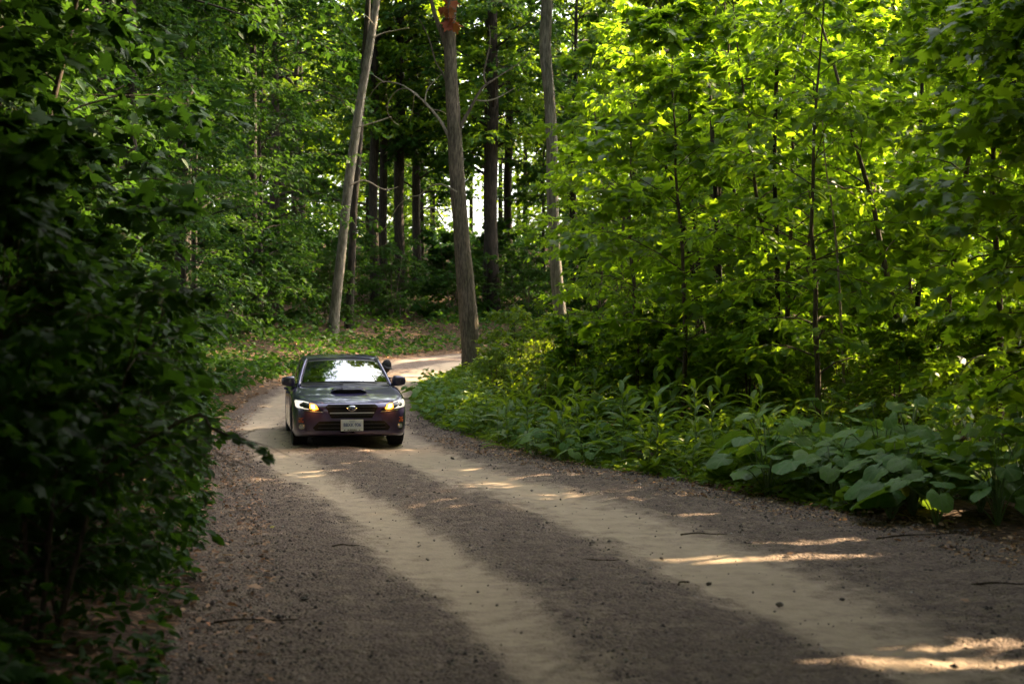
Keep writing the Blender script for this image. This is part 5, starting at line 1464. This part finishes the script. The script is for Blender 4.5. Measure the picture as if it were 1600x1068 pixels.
# the roof rolls over into its side rails
out = []
for row, t in zip(rp_, np.linspace(0, 1, 13)):
    wid = 1 + .10 * 4 * t * (1 - t)
    r2 = row * np.array([wid, 1, 1]); L_ = r2[0] + np.array([-.035, 0, -.045]); R_ = r2[-1] + np.array([.035, 0, -.045])
    out.append(np.vstack([[L_], r2, [R_]]))
out = np.array(out); mb.grid(out); roof = cmesh(mb, 'roof', PAINT)
rail = {-1: out[:, 0], 1: out[:, -1]}
mb = MB(); mb.grid(patch(RB, lambda u: np.array([.66 * u, 4.05 - .12 * u * u, 1.03 - .02 * u * u]), (0, .02, .03))); cmesh(mb, 'rear_window', SGLASS)
for sg in (-1, 1):
    # front pillar: a rounded bar along the edge of the windscreen
    Pp = np.array([np.array([sg, 1, 1]) * (WB(1) * (1 - t) + WT(1) * t + np.array([.008, -.004, .010]) * 4 * t * (1 - t) + np.array([.012, .02, -.005])) for t in np.linspace(-.06, 1.02, 9)])
    mb = MB(); mb.tube(Pp, .030, 10); cmesh(mb, 'front_pillar', PAINT)
    mb = MB(); mb.tube(Pp + np.array([-sg * .032, -.012, .020]), .007, 6); cmesh(mb, 'windshield_seal', BLACK)
    rl = rail[sg]
    mb = MB(); mb.tube(rl + np.array([-sg * .015, 0, .005]), .022, 8); cmesh(mb, 'roof_rail', PAINT)
    belt = lambda y: np.array([sg * .80, y, np.interp(y, [1.4, 2.3, 3.2, 3.8], [.905, .925, .955, .985])])
    top = lambda y: np.array([np.interp(y, rl[:, 1], rl[:, 0]), y, np.interp(y, rl[:, 1], rl[:, 2])])
    def side_patch(yb0, yb1, yt0, yt1):
        rows = []
        for t in np.linspace(0, 1, 7):
            rows.append([belt(yb0 + (yb1 - yb0) * u) * (1 - t) + top(yt0 + (yt1 - yt0) * u) * t + np.array([sg * .03, 0, 0]) * 4 * t * (1 - t) * .5 for u in np.linspace(0, 1, 7)])
        return np.array(rows)
    if sg == -1:
        mb = MB(); mb.grid(side_patch(1.52, 2.40, 2.22, 2.46)); cmesh(mb, 'side_window', SGLASS)
    mb = MB(); mb.grid(side_patch(2.52, 3.36, 2.56, 3.22)); cmesh(mb, 'side_window', SGLASS)
    mb = MB(); mb.grid(side_patch(2.40, 2.52, 2.46, 2.56) + np.array([sg * .004, 0, 0])); cmesh(mb, 'door_pillar', BLACK)
    mb = MB(); mb.grid(side_patch(3.36, 4.05, 3.22, 3.44)); cmesh(mb, 'rear_pillar', PAINT)
    mb = MB(); mb.grid(np.array([[belt(y) + np.array([sg * dx, 0, dz]) for y in np.linspace(1.42, 3.9, 12)] for dx, dz in ((.098, -.035), (.07, -.004), (.02, .010), (-.04, .004))])); cmesh(mb, 'belt_moulding', PAINT)
    # mirror: rounded shell on a short arm
    bm = bmesh.new(); bmesh.ops.create_cube(bm, size=1)
    bmesh.ops.subdivide_edges(bm, edges=bm.edges[:], cuts=3, use_grid_fill=True)
    for v in bm.verts:
        n = v.co.normalized() * .62; v.co = v.co.lerp(n, .55)
        v.co = Vector((v.co.x * .205, v.co.y * .15 * (1 + .3 * v.co.x * sg * -1), v.co.z * .155 * (1 - .28 * v.co.x * sg)))
        v.co.y -= .05 * abs(v.co.x) * -1
    me = bpy.data.meshes.new('mirror'); bm.to_mesh(me); bm.free(); me.materials.append(PAINT); me.polygons.foreach_set('use_smooth', np.ones(len(me.polygons), bool))
    mo_ = obj('mirror', me, CAR); mo_.location = (sg * .915, 1.62 + SH, 1.0)
    mb = MB(); mb.box((0, .075, 0), (.165, .012, .10)); o = mb.build('mirror_glass', CHROME, mo_, False)
    mb = MB(); mb.box((-sg * .115, .02, -.055), (.12, .07, .035)); mb.build('mirror_arm', BLACK, mo_, False)
# cowl and wipers
mb = MB(); mb.grid(np.array([[WB(u) + np.array([0, dy, dz]) for u in U] for dy, dz in ((-.07, -.042), (-.02, -.012), (.03, .004))])); cmesh(mb, 'cowl', BLACK)
for x0, x1, y1 in ((-.05, -.66, 1.40), (.52, -.10, 1.26)):
    mb = MB(); P0 = np.array([x0, 1.19 + .22 * (x0 / .735) ** 2, .968]); 
    pts = [P0, np.array([(x0 * .6 + x1 * .4), 1.225 + .2 * ((x0 * .6 + x1 * .4) / .735) ** 2, .992]), np.array([x1, 1.235 + .24 * (x1 / .735) ** 2, .988])]
    mb.tube(pts, [.010, .008, .006], 6); cmesh(mb, 'wiper', BLACK)
# wheels
for ax in (0.90, 3.55):
    for sx in (-1, 1):
        wh = bpy.data.objects.new('wheel', None); wh.empty_display_size = .2; link(wh, CAR); wh.location = (sx * .765, ax + SH, .322)
        mb = MB(); mb.lathe_x([(-.105, .235), (-.118, .262), (-.119, .290), (-.108, .312), (-.085, .321), (-.03, .3235), (.03, .3235), (.085, .321), (.108, .312), (.119, .290), (.118, .262), (.105, .235)], (0, 0, 0), 48)
        ty = mb.build('tyre', RUBBER, wh)
        mb = MB()
        for q in range(54):
            t = q * 2 * math.pi / 54
            rot = Matrix.Rotation(t, 3, 'X')
            for xx in (-.082, -.028, .028, .082):
                c = rot @ Vector((xx, 0, .3255)); mb.box(c, (.046, .026, .009), rot)
        mb.build('tread', RUBBER, ty, False)
        mb = MB(); o_ = sx
        mb.lathe_x([(o_ * .10, .237), (o_ * .085, .215), (o_ * .0, .205), (o_ * -.09, .205)], (0, 0, 0), 40)
        for q in range(10):
            t = q * 2 * math.pi / 10
            rot = Matrix.Rotation(t, 3, 'X'); mb.box(rot @ Vector((o_ * .085, 0, .125)), (.025, .034, .19), rot)
        mb.lathe_x([(o_ * .10, .001), (o_ * .10, .05), (o_ * .05, .06)], (0, 0, 0), 20)
        mb.build('rim', RIM, wh)
        # inner arch
        mb = MB(); aa = np.linspace(-.15 * math.pi, 1.15 * math.pi, 20)
        mb.grid(np.array([[(sx * xx, ax + .362 * math.cos(t), .33 + .362 * math.sin(t)) for t in aa] for xx in (.58, .88)])); cmesh(mb, 'arch_liner', MATT)
# floor pan, dashboard, seats, steering wheel
mb = MB(); mb.box((0, 2.3, .19), (1.15, 3.9, .05)); mb.box((0, .55, .2), (1.2, .5, .03)); cmesh(mb, 'floor_pan', MATT, None, False)
mb = MB(); mb.grid(np.array([[(.72 * u, y, z) for u in np.linspace(-1, 1, 9)] for y, z in ((1.25, .93), (1.6, .96), (1.85, .93), (1.9, .80), (1.88, .60))])); cmesh(mb, 'dashboard', SEAT)
for sx in (-.37, .37):
    mb = MB(); mb.grid(np.array([[(sx + .25 * u, y - .03 * (1 - u * u), z) for u in np.linspace(-1, 1, 7)] for y, z in ((2.15, .42), (2.2, .50), (2.62, .46), (2.72, .60), (2.84, .95), (2.86, 1.02), (2.92, 1.0), (2.9, .5))])); st_ = cmesh(mb, 'seat', SEAT)
    mb = MB(); mb.tube([(sx - .11, 2.86, 1.12), (sx + .11, 2.86, 1.12)], .07, 10); cmesh(mb, 'headrest', SEAT, st_)
mb = MB(); aa = np.linspace(0, 2 * math.pi, 25); P = np.stack([.37 + .18 * np.cos(aa), 2.02 + .06 * np.sin(aa), .86 + .165 * np.sin(aa)], -1); mb.tube(P, .014, 6, cap=False); cmesh(mb, 'steering_wheel', BLACK)
# tail lamps and rear bumper strip
for sg in (1, -1):
    panel('tail_light', [(sg * x, z) for x, z in ([(.52, .82), (.80, .86), (.80, .72), (.56, .70)] if sg == 1 else [(.56, .70), (.80, .72), (.80, .86), (.52, .82)])], 'y', REDL, sign=1, off=.006, thick=.02)
for sg in (-1, 1):
    mb = MB(); mb.tube([(sg * .45, 4.35, .24), (sg * .45, 4.62, .24)], .035, 12); cmesh(mb, 'exhaust', CHROME)
del ws

# ------------------------------------------------------------------ the driver, leaning out of the open window
def human():
    yaw = CAR_YAW
    c_, s_ = math.cos(yaw), math.sin(yaw)
    root = empty('person', (ctr[0] + c_ * .42 - s_ * (2.62 + SH), ctr[1] + s_ * .42 + c_ * (2.62 + SH), 0.045 + .46), yaw)
    tag(root, 'driver in a dark cap leaning out of the open car window', 'person')
    O = Vector((.42, 2.62, .46))
    J = {'pelvis': (.42, 2.62, .56), 'waist': (.45, 2.62, .74), 'chest': (.53, 2.56, .92), 'neckb': (.64, 2.46, 1.035), 'neck': (.70, 2.41, 1.085), 'skull': (.735, 2.385, 1.13),
         'shl': (.71, 2.50, .985), 'ell': (.87, 2.36, .955), 'wrl': (.845, 2.12, .985), 'hal': (.84, 2.05, .985),
         'shr': (.40, 2.42, .965), 'elr': (.30, 2.22, .78), 'wrr': (.28, 2.05, .92), 'har': (.29, 2.01, .96),
         'hipl': (.50, 2.56, .53), 'knl': (.54, 2.10, .58), 'anl': (.50, 1.82, .28), 'tol': (.50, 1.66, .25),
         'hipr': (.34, 2.56, .53), 'knr': (.28, 2.10, .58), 'anr': (.28, 1.80, .28), 'tor': (.28, 1.64, .25)}
    rad = {'pelvis': .145, 'waist': .135, 'chest': .145, 'neckb': .075, 'neck': .056, 'skull': .06, 'shl': .07, 'ell': .046, 'wrl': .030, 'hal': .026, 'shr': .07, 'elr': .046, 'wrr': .030, 'har': .026,
           'hipl': .10, 'knl': .065, 'anl': .045, 'tol': .035, 'hipr': .10, 'knr': .065, 'anr': .045, 'tor': .035}
    E = [('pelvis', 'waist'), ('waist', 'chest'), ('chest', 'neckb'), ('neckb', 'neck'), ('neck', 'skull'), ('chest', 'shl'), ('shl', 'ell'), ('ell', 'wrl'), ('wrl', 'hal'), ('chest', 'shr'), ('shr', 'elr'), ('elr', 'wrr'), ('wrr', 'har'),
         ('pelvis', 'hipl'), ('hipl', 'knl'), ('knl', 'anl'), ('anl', 'tol'), ('pelvis', 'hipr'), ('hipr', 'knr'), ('knr', 'anr'), ('anr', 'tor')]
    def skin(name, J, rad, E, rootname, mats, sub=2):
        names = list(J); me = bpy.data.meshes.new(name)
        me.from_pydata([Vector(J[n]) - O for n in names], [(names.index(a), names.index(b)) for a, b in E], [])
        o = bpy.data.objects.new(name, me); COL.objects.link(o)
        o.modifiers.new('s', 'SKIN').use_smooth_shade = True
        sv = me.skin_vertices[0].data
        for i, n in enumerate(names): sv[i].radius = (rad[n], rad[n]); sv[i].use_root = (n == rootname)
        md = o.modifiers.new('d', 'SUBSURF'); md.levels = sub; md.render_levels = sub
        bpy.context.view_layer.update(); d = bpy.context.evaluated_depsgraph_get()
        m2 = bpy.data.meshes.new_from_object(o.evaluated_get(d), depsgraph=d); bpy.data.objects.remove(o)
        m2.materials.clear()
        for m in mats: m2.materials.append(m)
        return m2
    SHIRT = pbr('dark_shirt', (.03, .03, .036), .9); SKIN = pbr('skin', (.42, .235, .16), .55); CAP = pbr('dark_cap', (.020, .017, .022), .85); HAIR = pbr('dark_hair', (.02, .013, .01), .7); EYEM = pbr('eye', (.02, .015, .012), .2); JEAN = pbr('jeans', (.03, .04, .07), .9)
    bod = skin('body', J, rad, E, 'pelvis', [SHIRT, SKIN, JEAN])
    for p in bod.polygons:
        c = p.center + O
        p.material_index = 0
        if c.z > 1.045 and c.x > .6: p.material_index = 1
        if c.y < 2.14 and c.z > .7: p.material_index = 1
        if c.z < .66: p.material_index = 2
    obj('body', bod, root)
    # hands: palm and five unequal fingers each
    for base, fwd, side, cx in ((Vector((.84, 2.06, .985)), Vector((-.05, -1, -.15)), Vector((1, 0, 0)), 1), (Vector((.29, 2.02, .95)), Vector((.1, -.5, .75)), Vector((1, 0.1, 0)), -1)):
        JJ = {'w': tuple(base), 'p': tuple(base + fwd * .05)}; RR = {'w': .024, 'p': .030}; EE = [('w', 'p')]
        for q, (off, ln) in enumerate(((-.030, .062), (-.010, .074), (.010, .070), (.029, .055))):
            k0 = base + fwd * .075 + side * off; k1 = k0 + fwd * ln * .5 + Vector((0, 0, -.012)); k2 = k1 + fwd * ln * .35 + Vector((0, 0, -.03))
            for nm, pt, r in (('a', k0, .0095), ('b', k1, .0085), ('c', k2, .007)): JJ[nm + str(q)] = tuple(pt); RR[nm + str(q)] = r
            EE += [('p', 'a%d' % q), ('a%d' % q, 'b%d' % q), ('b%d' % q, 'c%d' % q)]
        t0 = base + fwd * .025 - side * .03 * cx; t1 = t0 + fwd * .035 - side * .028 * cx; JJ['t0'] = tuple(t0); JJ['t1'] = tuple(t1); RR['t0'] = .012; RR['t1'] = .009; EE += [('w', 't0'), ('t0', 't1')]
        obj('hand', skin('hand', JJ, RR, EE, 'w', [SKIN], 1), root)
    # head
    hc = Vector((.765, 2.36, 1.185)) - O
    head = bpy.data.objects.new('head', None); 
    bm = bmesh.new(); bmesh.ops.create_uvsphere(bm, u_segments=28, v_segments=20, radius=1)
    for v in bm.verts:
        x, y, z = v.co
        k = 1 - .22 * max(0, -z) ** 1.5 
        nx = x * .075 * k; ny = y * .095 * (1 - .12 * max(0, -z)); nz = z * .118
        if y < 0:
            f = max(0, -y)
            ny -= .020 * math.exp(-(x / .16) ** 2) * math.exp(-((z + .08) / .22) ** 2) * f      # nose
            ny += .010 * (math.exp(-((abs(x) - .36) / .18) ** 2)) * math.exp(-((z - .12) / .14) ** 2)  # eye sockets
            ny -= .007 * math.exp(-(x / .3) ** 2) * math.exp(-((z + .48) / .08) ** 2) * f          # lips
            ny -= .010 * math.exp(-(x / .3) ** 2) * math.exp(-((z + .85) / .2) ** 2)               # chin
        v.co = (nx, ny, nz)
    me = bpy.data.meshes.new('head'); bm.to_mesh(me); bm.free(); me.materials.append(SKIN); me.polygons.foreach_set('use_smooth', np.ones(len(me.polygons), bool))
    hd = obj('head', me, root); hd.location = hc; hd.rotation_euler = (R(4), R(14), R(14))
    for sx in (-1, 1):
        bm = bmesh.new(); bmesh.ops.create_uvsphere(bm, u_segments=12, v_segments=8, radius=.010); me = bpy.data.meshes.new('eye'); bm.to_mesh(me); bm.free(); me.materials.append(EYEM)
        o = obj('eye', me, hd); o.location = (sx * .027, -.078, .012)
        bm = bmesh.new(); bmesh.ops.create_uvsphere(bm, u_segments=12, v_segments=8, radius=1); me = bpy.data.meshes.new('ear'); bm.to_mesh(me); bm.free(); me.materials.append(SKIN)
        o = obj('ear', me, hd); o.location = (sx * .074, .008, -.005); o.scale = (.010, .020, .032)
    mb = MB(); mb.tube([(-.022, -.088, -.056), (0, -.093, -.058), (.022, -.088, -.056)], [.003, .005, .003], 6); mb.build('mouth', pbr('lips', (.30, .11, .09), .5), hd)
    mb = MB(); aa = np.linspace(-math.pi, math.pi, 33)
    P = [[(.080 * math.cos(t) * math.sin(ph), .101 * math.sin(t) * math.sin(ph), .018 + .112 * math.cos(ph)) for t in aa] for ph in np.linspace(.02, 1.62, 10)]
    mb.grid(np.array(P)); cp = mb.build('cap', CAP, hd)
    mb = MB(); P = []
    for f in np.linspace(0, 1, 6):
        P.append([(.080 * math.cos(t) * (1 + .12 * f), -.101 * abs(math.sin(t)) * (1 + .75 * f), .022 + .006 * f - .035 * f * f + .010 * math.sin(t)) for t in np.linspace(math.pi * 1.08, math.pi * 1.92, 15)])
    P = np.array(P); mb.grid(P); mb.grid(P - np.array([0, 0, .006])); mb.build('brim', CAP, cp)
    mb = MB(); P = [[(.078 * math.cos(t), .098 * math.sin(t), .03 - q) for t in np.linspace(.05 * math.pi, .95 * math.pi, 15)] for q in (0, .03, .06, .085)]
    mb.grid(np.array(P)); mb.build('hair', HAIR, hd)
human()

# alike plants are told apart by their row and their place in it
ORD = 'leftmost second third fourth fifth sixth seventh eighth ninth tenth eleventh twelfth thirteenth fourteenth fifteenth sixteenth seventeenth eighteenth nineteenth twentieth twenty-first twenty-second twenty-third twenty-fourth twenty-fifth twenty-sixth twenty-seventh twenty-eighth twenty-ninth thirtieth'.split()
for grp, pat in (('burdock plants on the right verge', 'broad-leaved burdock, {o} in the {r} row of the right-hand patch'), ('round-leaved plants inside the bend', 'low round-leaved plant, {o} in the {r} row inside the bend'),
                 ('lance-leaved weeds on the right verge', 'lance-leaved weed, {o} in the {r} row along the right verge'), ('tall trees deep in the woods', 'tall tree deep in the shaded woods, {o} of its row'),
                 ('shrubs on the far slope', 'low shrub on the shaded slope beyond the bend, {o} there'), ('bushy trees deep in the woods', 'bushy tree in shade behind the dark trunks, {o} of them')):
    rows = {}
    for o in COL.objects:
        if o.get('group') == grp and 'yellow' not in o['label']:
            rows.setdefault(o.get('row', ''), []).append(o)
    for r, os_ in rows.items():
        os_.sort(key=lambda o: o.location.x / o.location.y)
        for q, o in enumerate(os_):
            o['label'] = pat.format(o=ORD[min(q, 29)] + (' from the left' if q else ''), r=r)
            if 'row' in o: del o['row']
